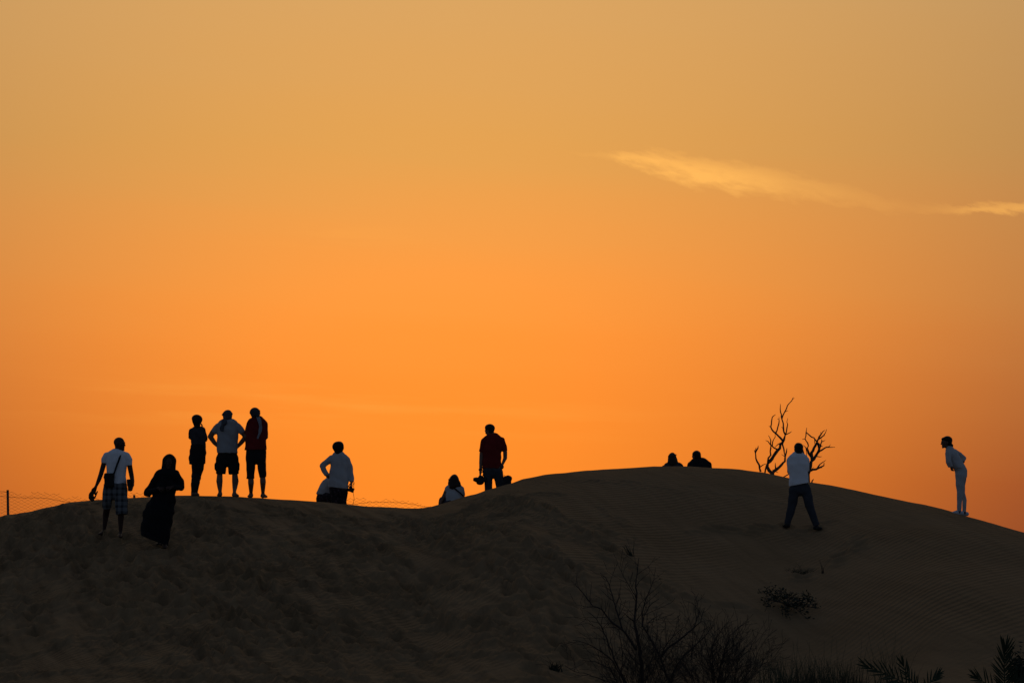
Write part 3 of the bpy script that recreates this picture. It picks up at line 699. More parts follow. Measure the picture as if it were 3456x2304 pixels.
f.soft('shorts', [f.L([(727, 740, 0, 138), (727, 790, 0, 143), (727, 850, 0, 152), (727, 890, 0, 152)], .62, flat=(1, 0)), f.L([(648, 870, 0, 88), (638, 970, 0, 82), (633, 1086, 0, 70)], flat=(0, 1)), f.L([(804, 870, 0, 88), (816, 970, 0, 82), (823, 1086, 0, 74)], flat=(0, 1)),
                  Box(f.P(566, 975), (.03, .07, .075), r=.02, k=.02), Box(f.P(884, 975), (.03, .07, .075), r=.02, k=.02)], M['black'], wr=.004, seed=10)
f.soft('bandana', [Ell(hc + np.array([0, -.008, .045]), (.092, .110, .088)), Ell(hc + np.array([0, -.03, -.015]), (.093, .09, .095), k=.03), Box(f.P(730, 205, 0), (.09, .100, .018), r=.017, k=.02), Ell(f.P(696, 255, -.105), (.03, .03, .035)),
                   f.L([(698, 258, -.11, 30, .012), (672, 340, -.16, 38, .014), (640, 448, -.17, 24, .010)]), Ell(f.P(656, 214, -.03), (.014, .02, .012)), Ell(f.P(796, 200, -.02), (.016, .02, .02))], M['bandana'], wr=.003, seed=11, vox=.008)
# ---- man in red T-shirt with scarf tail ----------------------------------------------------------
f = Fig(R2, crestY(R2, 1165) - .3, (1165, 1428), 'man in dark red T-shirt and shorts, pale scarf tail hanging down his back')
B = basis(-22, -10); hc = f.P(1132, 205, 0); print('P5', f.Y, 1318 * f.m)
d1, d2 = f.gdy(1072, 1428), f.gdy(1253, 1432)
bp = head_prims(hc, B, 1.0, f.P(1160, 300, .01), .066) + [f.L([(1165, 305, 0, 110), (1165, 420, 0, 132), (1155, 580, 0, 132), (1150, 720, 0, 138), (1150, 820, 0, 135)], .66)]
for p in ([(1040, 370, 0, 42), (1015, 530, .04, 38), (1110, 560, .19, 28), (1160, 540, .2, 20)], [(1285, 360, 0, 42), (1290, 540, .06, 38), (1190, 575, .2, 28), (1150, 580, .21, 20)],
          [(1080, 830, 0, 68), (1072, 1080, .0, 48), (1076, 1210, .0, 44), (1076, 1370, d1, 24), (1076, 1402, d1, 23)], [(1225, 830, 0, 68), (1245, 1080, 0, 46), (1252, 1200, 0, 44), (1252, 1370, d2, 24), (1252, 1404, d2, 23)]): bp.append(f.L(p))
bp += hand_prims(f.P(1160, 540, .2), (1, 0, .2), (0, -1, 0), 1, 30) + hand_prims(f.P(1150, 580, .21), (-1, 0, .2), (0, -1, 0), -1, 30)
bp += foot_prims(f.P(1076, 1402, d1), f.P(1072, 1428, d1)[2], (-.3, 1), .26) + foot_prims(f.P(1252, 1404, d2), f.P(1253, 1432, d2)[2], (.25, 1), .26)
f.soft('body', bp, M['skin'], fine=[fbox(hc, .16)])
f.soft('tshirt', [f.L([(1162, 268, 0, 60), (1166, 292, 0, 104), (1166, 325, 0, 134), (1165, 420, 0, 146), (1152, 560, 0, 150), (1146, 660, 0, 156), (1146, 730, 0, 158)], .66, flat=(1, 1)), f.L([(1060, 360, 0, 52), (1034, 450, .02, 46), (1024, 500, .03, 44)], flat=(0, 1)),
                  f.L([(1270, 350, 0, 52), (1284, 450, .03, 46), (1286, 520, .05, 44)], flat=(0, 1))], M['red'], wr=.004, seed=12)
f.soft('shorts', [f.L([(1148, 695, 0, 142), (1149, 740, 0, 148), (1150, 800, 0, 150), (1150, 860, 0, 147)], .60, flat=(1, 0)), f.L([(1078, 840, 0, 76), (1072, 1000, 0, 64), (1070, 1152, 0, 56)], flat=(0, 1)), f.L([(1222, 840, 0, 76), (1238, 1000, 0, 62), (1250, 1134, 0, 50)], flat=(0, 1)),
                  Ell(f.P(1018, 1146), (.016, .03, .016))], M['black'], wr=.004, seed=13)
f.soft('bandana', [Ell(hc + np.array([0, -.008, .048]), (.100, .112, .088)), Ell(hc + np.array([.02, -.03, -.015]), (.088, .09, .09), k=.03), Box(f.P(1134, 192, 0), (.102, .104, .02), r=.018, k=.02), Ell(f.P(1178, 235, -.10), (.035, .035, .04)), Ell(f.P(1202, 165, -.05), (.016, .016, .035))], M['charcoal'], wr=.003, seed=14, vox=.008)
f.soft('scarf_tail', [f.L([(1178, 240, -.11, 26, .012), (1206, 320, -.15, 28, .012), (1222, 400, -.165, 24, .010), (1206, 480, -.17, 20, .010), (1172, 562, -.17, 12, .008)])], M['pink_scarf'], wr=.002, seed=15, vox=.007)
# ---- woman in white jacket, hand on hip ----------------------------------------------------------
R3 = (1040, 1460, 5.805)
Y6 = crestY(R3, 600) + 1.35
f = Fig(R3, Y6, (600, 1722), 'short-haired woman in white jacket with left hand on hip and camera in the other')
B = basis(4, 0); hc = f.P(588, 290, 0); print('P6', f.Y, 1554 * f.m, f.P(600, 1722))
g1 = np.array([0, 0, 0.])
lh, rh = f.P(372, 850, .02), f.P(850, 968, -.02)
bp = head_prims(hc, B, .95, f.P(590, 430, .02), .055) + [f.L([(600, 440, 0, 130), (605, 600, 0, 165), (605, 800, 0, 160), (600, 1000, 0, 185), (600, 1120, 0, 180)], .66)]
for p in ([(440, 520, 0, 48), (270, 650, .03, 42), (330, 770, .04, 36), (372, 850, .02, 24)], [(775, 540, 0, 48), (825, 730, .02, 42), (845, 860, 0, 34), (850, 968, -.02, 24)]): bp.append(f.L(p))
zf = 0.0
la, ra = f.P(530, 1690, 0), f.P(680, 1690, 0); la[2] = ra[2] = .05
hp1, hp2 = f.P(525, 1120, 0), f.P(675, 1120, 0)
bp += [Loft([hp1, (hp1 + la) / 2, la], [.085, .06, .04], [.09, .065, .045]), Loft([hp2, (hp2 + ra) / 2, ra], [.085, .06, .04], [.09, .065, .045])]
bp += hand_prims(lh, (.75, .45, -.35), (.5, .8, .2), 1, 15, .95) + hand_prims(rh, (-.1, -.2, -1), (-.8, .3, 0), -1, 45, .95) + foot_prims(la, 0.0, (-.2, 1), .24, .04) + foot_prims(ra, 0.0, (.2, 1), .24, .04)
f.soft('body', bp, M['skin'], fine=[fbox(hc, .15), fbox(lh + np.array([.04, .04, -.03]), .11), fbox(rh + np.array([0, -.02, -.08]), .11)])
f.soft('hair', [Ell(hc + np.array([0, -.01, .035]), (.116, .115, .10)), Ell(hc + np.array([.035, -.02, .05]), (.085, .09, .075)), f.L([(588, 310, -.02, 104), (590, 385, -.03, 72)], .9, k=.03)], M['hair'], wr=.005, seed=16, vox=.008)
f.soft('jacket', [f.L([(590, 398, 0, 62), (598, 440, 0, 125), (605, 510, 0, 178), (610, 620, 0, 176), (605, 780, 0, 182), (600, 930, 0, 192), (585, 1082, 0, 200)], .68, flat=(0, 1)),
                  f.L([(455, 505, 0, 64), (350, 590, .02, 62), (275, 650, .03, 58), (320, 745, .04, 52), (362, 835, .02, 46)], flat=(0, 1)), f.L([(760, 530, 0, 66), (808, 640, .02, 60), (832, 760, .02, 54), (845, 880, 0, 48), (850, 962, -.02, 44)], flat=(0, 1))], M['offwhite'], wr=.006, seed=17)
f.soft('trousers', [f.L([(598, 1060, 0, 178), (598, 1160, 0, 176)], .66, flat=(1, 0)), Loft([f.P(520, 1130), f.P(540, 1380), la + (0, 0, .03)], [.10, .085, .075], [.11, .09, .08], flat=(0, 1)), Loft([f.P(678, 1130), f.P(668, 1380), ra + (0, 0, .03)], [.105, .088, .075], [.11, .09, .08], flat=(0, 1))], M['patterned'], wr=.005, seed=18)
f6 = f
cm = Fig(R3, Y6 - .05, (840, 1190), 'black camera dangling from the right hand of the woman in white jacket', 'camera', 'camera')
cm.o.location = f.P(840, 1190) + f.base; cm.base = np.array(cm.o.location)
cm.soft('camera_body', [Box(cm.P(845, 1115), (.058, .03, .048), basis(0, 0, -22), r=.012), Box(cm.P(838, 1068), (.026, .024, .02), basis(0, 0, -22), r=.008, k=.012)], M['plastic'], vox=.005)
cm.soft('lens', [Loft([cm.P(815, 1125, 0), cm.P(775, 1110, -.03)], [.03, .033], [.03, .033], (0, 0, 1), flat=(1, 1))], M['plastic'], vox=.005)
cm.soft('strap', [Loft([cm.P(860, 1070), cm.P(885, 1000, .01), cm.P(905, 965, .01), cm.P(892, 1040, .02), cm.P(897, 1090, .02), cm.P(884, 1180, .02), cm.P(898, 1260, .02), cm.P(900, 1310, .02), cm.P(885, 1370, .02), cm.P(868, 1420, .02)], [.006] * 10, [.004] * 10)], M['strap'], vox=.005)
# ---- person crouching beside her -----------------------------------------------------------------
f = Fig(R3, Y6 + .45, (300, 1560), 'person in pale shirt crouching behind the woman in the white jacket')
B = basis(60, -20); hc = f.P(560, 830, .1)
lz = f.gdy(300, 1560)
bp = head_prims(hc, B, .95, f.P(500, 900, .1), .055) + [f.L([(480, 920, .1, 110), (400, 1040, .08, 130), (310, 1190, .05, 140), (280, 1290, .04, 150)], .95, waxis=(.8, 0, .6))]
kn = f.P(470, 1260, -.2); an = f.P(330, 1500, -.1); an[2] = .06; kn2 = f.P(480, 1250, .35); an2 = f.P(330, 1500, .3); an2[2] = .06
hip = f.P(270, 1290, -.02); hip2 = f.P(270, 1290, .2)
hnd = f.P(560, 1180, -.1)
bp += [Loft([hip, kn, an], [.085, .06, .04], [.085, .06, .04]), Loft([hip2, kn2, an2], [.085, .06, .04], [.085, .06, .04]), Loft([f.P(470, 960, -.1), f.P(480, 1130, -.2), hnd], [.045, .04, .025], [.045, .04, .025])]
bp += foot_prims(an, 0.0, (1, .2), .24) + foot_prims(an2, 0.0, (1, .2), .24) + hand_prims(hnd, (1, 0, -.3), (0, 0, -1), 1, 30)
f.soft('body', bp, M['skin'], fine=[fbox(hc, .15)])
f.soft('hair', [Ell(hc + np.array([-.02, .0, .03]), (.105, .10, .10))], M['hair'], wr=.004, seed=2)
f.soft('shirt', [f.L([(485, 905, .1, 105), (410, 1010, .08, 142), (330, 1150, .06, 150), (300, 1240, .05, 150)], .95, waxis=(.8, 0, .6), flat=(0, 1)), Loft([f.P(470, 960, -.08), f.P(480, 1090, -.17)], [.06, .055], [.06, .055], flat=(0, 1))], M['offwhite'], wr=.005, seed=19)
f.soft('trousers', [f.L([(320, 1200, .05, 146), (300, 1290, .05, 142), (300, 1350, .05, 136)], .95), Loft([hip, kn, an], [.11, .085, .065], [.11, .085, .065]), Loft([hip2, kn2, an2], [.11, .085, .065], [.11, .085, .065])], M['patterned'], wr=.005, seed=20)
# ---- seated woman, long hair ---------------------------------------------------------------------
R4 = (1440, 1400, 4.75)
def seated(fig, hip, sh, headc, B, hs, facing, skin, spread=.16, thigh=.42):
    """legs of someone sitting on sand beyond the crest, knees up, feet on the slope below"""
    fx = nrm((facing[0], facing[1], 0)); sd_ = np.array([fx[1], -fx[0], 0]); out = []; feet = []
    for s_ in (1, -1):
        h0 = hip + sd_ * s_ * .09; a = hip + fx * .62 + sd_ * s_ * spread
        wz = gz(a[0] + fig.base[0], a[1] + fig.base[1]) - fig.base[2]; a = np.array([a[0], a[1], wz + .07])
        kn_ = (h0 + a) / 2 + np.array([0, 0, .24]) + sd_ * s_ * .05
        out.append((h0, kn_, a)); feet.append((a, wz))
    return out, feet
f = Fig(R4, crestY(R4, 450) + 1.05, (450, 1640), 'long-haired woman in white shirt sitting in the dip with her back turned')
hip = np.array([0, 0, .12]); print('P8', f.Y, f.P(440, 960)[2])
hc = f.P(440, 1052, .02); B = basis(-14, -8)
legs, feet = seated(f, hip, None, hc, B, 1, (-.3, 1), None)
lh = f.P(222, 1412, .02)
bp = head_prims(hc, B, .95, f.P(440, 1150, .03), .052) + [Loft([f.P(442, 1165, .02), f.P(445, 1260, .0), f.P(450, 1400, -.02), hip], [.13, .155, .15, .17], [.09, .10, .10, .12])]
bp += [f.L([(318, 1195, 0, 36), (282, 1290, .02, 32), (250, 1350, .03, 28), (222, 1412, .02, 18)]), f.L([(565, 1190, 0, 36), (585, 1330, .10, 30), (520, 1440, .3, 20)])]
bp += [Loft(q, [.085, .06, .04], [.085, .06, .04]) for q in legs]
for a, wz in feet: bp += foot_prims(a, wz, (-.3, 1), .23, .04)
bp += hand_prims(lh, (-.35, .2, -1), (-.6, .6, 0), 1, 20, .9) + hand_prims(f.P(520, 1440, .3), (-.2, 1, -.2), (0, 0, -1), 1, 25, .9)
f.soft('body', bp, M['skin'], fine=[fbox(hc, .15), fbox(lh + np.array([-.03, .02, -.08]), .11)])
f.soft('hair', [Ell(hc + np.array([0, -.012, .03]), (.098, .108, .102)), f.L([(430, 1040, -.03, 72), (428, 1090, -.06, 76), (440, 1132, -.08, 84), (450, 1150, -.08, 60)], .55, k=.03), f.L([(490, 1050, -.05, 30), (515, 1100, -.08, 30), (540, 1132, -.09, 18)], .6, k=.02), f.L([(372, 1050, -.03, 22), (352, 1100, -.04, 14), (350, 1130, -.04, 8)], k=.02), Ell(f.P(348, 1032, -.02), (.016, .01, .007))], M['hair_brown'], wr=.005, seed=21, vox=.008)
f.soft('shirt', [Loft([f.P(440, 1128, .02), f.P(445, 1165, .02), f.P(447, 1260, 0), f.P(450, 1400, -.02), hip + (0, 0, .02)], [.07, .165, .178, .18, .19], [.08, .11, .12, .125, .14]), f.L([(330, 1185, 0, 42), (312, 1225, .01, 38)], flat=(0, 1)), f.L([(560, 1185, 0, 46), (580, 1300, .06, 40)], flat=(0, 1))], M['offwhite'], wr=.006, seed=22)
f.soft('trousers', [Loft([hip + (0, .02, .06), hip], [.17, .17], [.14, .14])] + [Loft(q, [.11, .08, .06], [.11, .08, .06]) for q in legs], M['navy'], wr=.005, seed=23)
b = Fig(R4, f.Y, (450, 1640), 'dark bag strap slung across the back of the seated long-haired woman', 'shoulder_bag', 'bag')
b.o.location = f.o.location; b.base = f.base
b.soft('strap', [Loft([b.P(385, 1135, .02), b.P(405, 1140, -.09), b.P(470, 1195, -.125), b.P(540, 1250, -.125), b.P(592, 1300, -.08), b.P(610, 1380, .06)], [.016] * 6, [.010] * 6, (.5, 0, .8))], M['strap'], vox=.006)
b.soft('pouch', [Box(b.P(600, 1440, .16), (.05, .11, .09), r=.03)], M['leather'])
# ---- man in red T-shirt and jeans ----------------------------------------------------------------
Y9 = crestY(R4, 1070) + 1.0
f = Fig(R4, Y9, (1070, 1530), 'man in dark red T-shirt and jeans looking down, alone on the rising crest')
B = basis(-58, -22); hc = f.P(1008, 245, 0); print('P9', f.Y, 1390 * f.m, f.P(1070, 1530)[2])
lh, rh = f.P(862, 905, -.02), f.P(1205, 812, -.02)
a1, a2 = f.P(985, 1500, -.05), f.P(1175, 1500, .1)
for a in (a1, a2): a[2] = gz(a[0] + f.base[0], a[1] + f.base[1]) - f.base[2] + .09
hp1, hp2 = f.P(980, 890), f.P(1125, 890)
bp = head_prims(hc, B, 1.0, f.P(1045, 350, .01), .064) + [f.L([(1060, 355, 0, 120), (1060, 480, 0, 140), (1052, 640, 0, 138), (1050, 800, 0, 142), (1050, 900, 0, 142)], .64)]
bp += [f.L([(900, 430, 0, 42), (882, 620, .02, 36), (872, 760, .0, 32), (862, 905, -.02, 20)]), f.L([(1225, 420, 0, 42), (1258, 600, .03, 34), (1258, 690, .04, 32), (1205, 812, -.02, 22)]),
       Loft([hp1, f.P(985, 1190), a1], [.09, .065, .045], [.09, .07, .05]), Loft([hp2, f.P(1165, 1190), a2], [.09, .065, .045], [.09, .07, .05])]
bp += hand_prims(lh, (-.05, -.1, -1), (.9, .3, 0), -1, 50) + hand_prims(rh, (-.3, -.1, -1), (-.8, .4, 0), -1, 20)
bp += foot_prims(a1, a1[2] - .09, (-.4, 1), .26) + foot_prims(a2, a2[2] - .09, (.2, 1), .26)
f.soft('body', bp, M['skin'], fine=[fbox(hc, .16), fbox(lh + np.array([0, -.02, -.09]), .12), fbox(rh + np.array([-.02, 0, -.08]), .11)])
eyes(f, hc, B)
f.soft('hair', [Ell(hc + np.array([.006, .0, .046]), (.104, .10, .086)), Ell(hc + np.array([.03, -.02, .0]), (.07, .074, .085))], M['hair'], wr=.003, seed=24, vox=.007)
f.soft('tshirt', [f.L([(1048, 326, 0, 62), (1056, 350, 0, 108), (1060, 385, 0, 144), (1060, 460, 0, 158), (1052, 600, 0, 148), (1048, 740, 0, 152), (1047, 856, 0, 156)], .64, flat=(1, 1)), f.L([(925, 425, 0, 58), (895, 510, .01, 48), (878, 588, .02, 38)], flat=(0, 1)), f.L([(1200, 410, 0, 58), (1235, 500, .02, 48), (1250, 578, .03, 40)], flat=(0, 1))], M['red'], wr=.005, seed=25)
f.soft('jeans', [f.L([(1050, 825, 0, 140), (1051, 862, 0, 148), (1052, 900, 0, 156), (1056, 930, 0, 152)], .60, flat=(1, 0)), Loft([f.P(978, 920), f.P(990, 1080), f.P(995, 1200), a1 + (0, 0, -.02)], [.098, .083, .08, .075], [.11, .09, .085, .08], flat=(0, 1)), Loft([f.P(1140, 920), f.P(1165, 1060), f.P(1180, 1200), a2 + (0, 0, -.02)], [.105, .088, .08, .075], [.11, .09, .085, .08], flat=(0, 1)), Ell(f.P(1202, 830, -.03), (.05, .05, .05))], M['denim'], wr=.005, seed=26)
f.soft('wristwatch', [f.L([(868, 862, -.01, 28), (866, 888, -.015, 27)], flat=(1, 1)), Ell(f.P(842, 876, -.02), (.014, .02, .018))], M['plastic'], vox=.005)
cm = Fig(R4, Y9 - .1, (850, 1120), 'dark camera with wide lens hood held low by the red-shirted man in jeans', 'camera', 'camera')
cm.o.location = f.P(850, 1120) + f.base; cm.base = np.array(cm.o.location)
cm.soft('camera_body', [Box(cm.P(868, 1040), (.062, .045, .068), basis(0, 0, 8), r=.02), Box(cm.P(862, 990), (.035, .035, .03), r=.012, k=.02), Box(cm.P(930, 1030), (.035, .04, .05), r=.015, k=.01), Ell(cm.P(855, 1085), (.075, .05, .045), k=.02)], M['plastic'], vox=.006)
cm.soft('lens', [cm.L([(835, 1045, 0, 46), (795, 1035, -.01, 40), (748, 1028, -.02, 26)], flat=(1, 1), waxis=(0, 0, 1))], M['plastic'], vox=.005)
cm.soft('strap', [Loft([cm.P(900, 985), cm.P(905, 930, .03), cm.P(890, 900, .03), cm.P(862, 965, .06)], [.008] * 4, [.004] * 4)], M['strap'], vox=.005)
YB = crestY(R4, 1300) + .45
b = Fig(R4, YB, (1300, 1150), 'dark rounded rucksack standing on the sand behind the legs of the man in jeans', 'rucksack', 'bag')
hz_ = b.P(1300, 975)[2]; print('bag', hz_)
b.soft('main_bag', [Box((-.012, 0, max(.10, hz_ / 2 - .01)), (.086, .06, max(.10, hz_ / 2 + .01)), basis(0, 0, 4), r=.05), Ell((.012, 0, hz_ - .055), (.065, .06, .055), k=.03)], M['rucksack'], wr=.006, seed=27, vox=.008)
b.soft('carry_loop', [Loft([(-.03, 0, hz_ - .02), (-.07, 0, hz_ + .012), (-.12, .02, hz_ - .01)], [.006] * 3, [.006] * 3)], M['strap'], vox=.005)
# ---- couple sitting behind the top of the dune ---------------------------------------------------
R5 = (2200, 1480, 9.8)
def sitter(cx, Yoff, label, top, build):
    Yp = crestY(R5, cx) + Yoff
    fg = Fig(R5, Yp, (cx, 1800), label); fg.hip = np.array([0, 0, .12]); print('sit', Yp, fg.P(cx, top)[2]); return fg
f = sitter(700, 1.35, 'long-haired woman in a peaked cap sitting behind the top of the dune', 475, None)
hc = f.P(690, 640, .02); B = basis(35, -2)
legs, feet = seated(f, f.hip, None, hc, B, 1, (0, 1), None)
bp = head_prims(hc, B, .93, f.P(690, 800, .02), .05) + [Loft([f.P(695, 850, .02), f.P(700, 1000, 0), f.hip], [.12, .15, .17], [.09, .10, .12])]
for s_ in (1, -1): bp.append(Loft([f.P(700 + s_ * 250, 960, 0), f.P(700 + s_ * 300, 1250, .1), f.P(700 + s_ * 150, 1350, .35)], [.045, .04, .03], [.045, .04, .03])); bp += hand_prims(f.P(700 + s_ * 150, 1350, .35), (-s_ * .5, 1, 0), (0, 0, -1), 1, 25, .9)
bp += [Loft(q, [.085, .06, .04], [.085, .06, .04]) for q in legs]
for a, wz in feet: bp += foot_prims(a, wz, (0, 1), .23, .04)
f.soft('body', bp, M['skin'], fine=[fbox(hc, .15)])
f.soft('hair', [f.L([(665, 520, -.0, 85), (672, 600, -.01, 135), (682, 700, -.02, 166), (684, 790, -.03, 178), (690, 850, -.05, 150)], .8, k=.03)], M['hair_brown'], wr=.005, seed=28, vox=.008)
f.soft('cap', [Ell(f.P(672, 560, .0), (.078, .088, .062)), Loft([f.P(720, 520, 0), f.P(818, 528, .03)], [.05, .03], [.010, .007], (0, 1, 0))], M['charcoal'], vox=.007)
f.soft('shirt', [Loft([f.P(695, 800, .02), f.P(698, 850, .02), f.P(702, 930, .0), f.P(702, 1050, 0), f.hip + (0, 0, .02)], [.08, .14, .225, .215, .19], [.08, .10, .125, .13, .14])] + [Loft([f.P(700 + s_ * 235, 960, 0), f.P(700 + s_ * 290, 1220, .08)], [.06, .055], [.06, .055], flat=(0, 1)) for s_ in (1, -1)], M['charcoal'], wr=.005, seed=29)
f.soft('trousers', [Loft([f.hip + (0, .02, .06), f.hip], [.17, .17], [.14, .14])] + [Loft(q, [.11, .08, .06], [.11, .08, .06]) for q in legs], M['denim'], wr=.005, seed=30)
f = sitter(1560, 1.35, 'broad man in black jacket sitting beside the capped woman behind the dune top', 438, None)
hc = f.P(1470, 570, .0); B = basis(-38, -12)
legs, feet = seated(f, f.hip, None, hc, B, 1, (0, 1), None)
bp = head_prims(hc, B, 1.02, f.P(1520, 720, .02), .064) + [Loft([f.P(1540, 780, .02), f.P(1570, 950, 0), f.hip], [.16, .19, .18], [.10, .12, .13])]
for s_ in (1, -1): bp.append(Loft([f.P(1575 + s_ * 300, 900, 0), f.P(1575 + s_ * 350, 1220, .1), f.P(1575 + s_ * 150, 1350, .35)], [.05, .045, .03], [.05, .045, .03])); bp += hand_prims(f.P(1575 + s_ * 150, 1350, .35), (-s_ * .5, 1, 0), (0, 0, -1), 1, 25)
bp += [Loft(q, [.09, .065, .045], [.09, .065, .045]) for q in legs]
for a, wz in feet: bp += foot_prims(a, wz, (0, 1), .26)
f.soft('body', bp, M['skin'], fine=[fbox(hc, .16)])
f.soft('hair', [Ell(hc + np.array([.008, -.006, .035]), (.098, .10, .088)), Ell(hc + np.array([.03, -.03, -.03]), (.075, .07, .07), k=.03)], M['hair'], wr=.003, seed=31, vox=.007)
f.soft('jacket', [Ell(f.P(1575, 960, .02), (.266, .16, .243)), Loft([f.P(1575, 950, 0), f.hip + (0, 0, .02)], [.255, .22], [.15, .16]), Loft([f.P(1500, 690, .02), f.P(1540, 760, .01)], [.075, .12], [.08, .1], k=.04)] + [Loft([f.P(1575 + s_ * 290, 860, 0), f.P(1575 + s_ * 345, 1180, .08)], [.075, .065], [.075, .065], flat=(0, 1)) for s_ in (1, -1)], M['black'], wr=.005, seed=32)
f.soft('trousers', [Loft([f.hip + (0, .02, .06), f.hip], [.18, .18], [.15, .15])] + [Loft(q, [.115, .085, .065], [.115, .085, .065]) for q in legs], M['denim'], wr=.005, seed=33)
# ---- man taking a picture, back to us ------------------------------------------------------------
R6 = (2500, 1320, 3.136)
YP = ground_Y(2500 + 495 / 3.136, 1320 + 1443 / 3.136)
Yr = ground_Y(2500 + 815 / 3.136, 1320 + 1466 / 3.136)
f = Fig(R6, (YP + Yr) / 2, (640, 1455), 'man in white T-shirt and dark jeans standing legs apart before the dead branches')
B = basis(10, -6); hc = f.P(613, 615, 0); print('P13', YP, Yr, 915 * f.m)
d1, d2 = YP - f.Y, Yr - f.Y
d1, d2 = max(-.3, min(.3, d1)), max(-.3, min(.3, d2))
bp = head_prims(hc, B, 1.02, f.P(612, 700, .02), .066) + [f.L([(608, 705, 0, 80), (606, 780, 0, 98), (610, 880, 0, 92), (615, 980, 0, 95), (620, 1040, 0, 92)], .62)]
lh, rh = f.P(585, 640, .34), f.P(655, 640, .34)
bp += [f.L([(512, 735, 0, 28), (516, 850, .14, 25), (585, 640, .34, 14)]), f.L([(700, 735, 0, 28), (700, 850, .14, 25), (655, 640, .34, 14)])]
bp += hand_prims(lh, (.2, .1, 1), (.9, -.2, 0), -1, 40) + hand_prims(rh, (-.2, .1, 1), (-.9, -.2, 0), 1, 40)
la, ra = f.P(492, 1405, d1), f.P(800, 1410, d2)
bp += [f.L([(565, 1040, 0, 52), (540, 1220, d1 * .5, 40), (492, 1405, d1, 22)]), f.L([(680, 1040, 0, 52), (730, 1220, d2 * .5, 40), (800, 1410, d2, 22)])]
f.soft('body', bp, M['skin_tan'], fine=[fbox(hc, .16), fbox(lh, .13), fbox(rh, .13)])
f.soft('hair', [Ell(hc + np.array([0, -.012, .04]), (.088, .106, .09)), Ell(hc + np.array([0, -.055, -.03]), (.07, .055, .06), k=.03)], M['hair'], wr=.003, seed=34, vox=.007)
f.soft('tshirt', [f.L([(611, 672, .01, 44), (608, 688, 0, 78), (605, 712, 0, 104), (604, 770, 0, 114), (608, 860, 0, 102), (614, 930, 0, 101), (617, 1030, 0, 108)], .66, flat=(1, 0)), f.L([(520, 730, 0, 32), (518, 800, .07, 30), (520, 840, .12, 28)], flat=(0, 1)), f.L([(694, 730, 0, 32), (695, 800, .07, 30), (697, 840, .12, 28)], flat=(0, 1))],
       M['white'], wr=.004, seed=35, clips=[f.clip(505, 1008, 725, 964)])
f.soft('jeans', [f.L([(618, 985, 0, 94), (622, 1015, 0, 106), (626, 1050, 0, 104)], .56), f.L([(566, 1050, 0, 56), (546, 1200, d1 * .5, 46), (512, 1330, d1 * .8, 38), (490, 1410, d1, 33)], flat=(0, 1)), f.L([(690, 1050, 0, 56), (725, 1200, d2 * .5, 46), (772, 1340, d2 * .8, 38), (806, 1420, d2, 36)], flat=(0, 1))], M['denim'], wr=.004, seed=36)
for a, g_, dr in ((la, f.P(492, 1443, d1)[2], (-.25, 1)), (ra, f.P(815, 1466, d2)[2], (.55, .8))):
    f.soft('shoe', foot_prims(a, g_, dr, .255, .044, .004), M['rubber'], vox=.007)
# ---- woman in white leaning forward --------------------------------------------------------------
R7 = (3120, 1440, 4.61)
Y14 = crestY(R7, 560) - .2
f = Fig(R7, Y14, (560, 1380), 'woman in pale top and tight white trousers leaning forward, in profile on the right slope')
B = basis(-97, -6); hc = f.P(335, 240, 0); print('P14', f.Y, 1240 * f.m)
gd1, gd2 = f.gdy(520, 1376), f.gdy(620, 1392)
nh = f.P(408, 612, -.16); fh = f.P(592, 566, .13)
bp = head_prims(hc, B, .97, f.P(375, 355, 0), .05)
bp += [f.L([(400, 375, 0, 62, .13), (440, 450, 0, 82, .16), (500, 570, 0, 82, .14), (560, 680, 0, 88, .165), (570, 760, 0, 84, .16)])]
bp += [f.L([(372, 410, -.15, 38), (372, 520, -.19, 32), (408, 612, -.16, 18)]), f.L([(480, 400, .15, 38), (615, 492, .2, 32), (592, 566, .13, 20)])]
bp += hand_prims(nh, (.35, .15, -.9), (.8, .4, 0), 1, 35, .92) + hand_prims(fh, (-.2, -.4, -.6), (-.9, 0, 0), 1, 25, .92)
la, ra = f.P(540, 1318, -.07), f.P(622, 1330, .08)
bp += [f.L([(560, 760, -.08, 66), (555, 1000, -.08, 46), (545, 1120, -.07, 40), (540, 1318, -.07, 24)]), f.L([(580, 760, .08, 66), (590, 1000, .08, 42), (628, 1130, .08, 36), (622, 1330, .08, 24)])]
f.soft('body', bp, M['skin_tan'], fine=[fbox(hc, .15), fbox(nh + np.array([.03, .01, -.08]), .11)])
eyes(f, hc, B, .97)
f.soft('hair', [Ell(hc + np.array([.028, 0, .052]), (.098, .088, .078)), Ell(hc + np.array([.06, 0, -.01]), (.058, .08, .075), k=.03), Ell(hc + np.array([-.060, 0, .066]), (.032, .055, .028), k=.03), Ell(f.P(424, 292, 0), (.034, .03, .036)), Ell(f.P(430, 318, 0), (.02, .018, .02))], M['hair'], wr=.003, seed=37, vox=.006)
f.soft('top', [f.L([(372, 335, 0, 44, .07), (395, 372, 0, 70, .15), (432, 440, 0, 98, .175), (480, 540, 0, 102, .16), (520, 610, 0, 100, .165), (545, 660, 0, 96, .17)]), f.L([(374, 410, -.14, 50), (370, 480, -.18, 46), (380, 545, -.19, 42), (408, 618, -.16, 36)], flat=(0, 1)),
               f.L([(470, 390, .12, 46), (545, 435, .18, 44), (605, 490, .2, 40), (596, 545, .16, 32)], flat=(0, 1))], M['offwhite'], wr=.005, seed=38, clips=[f.clip(400, 652, 680, 640)])
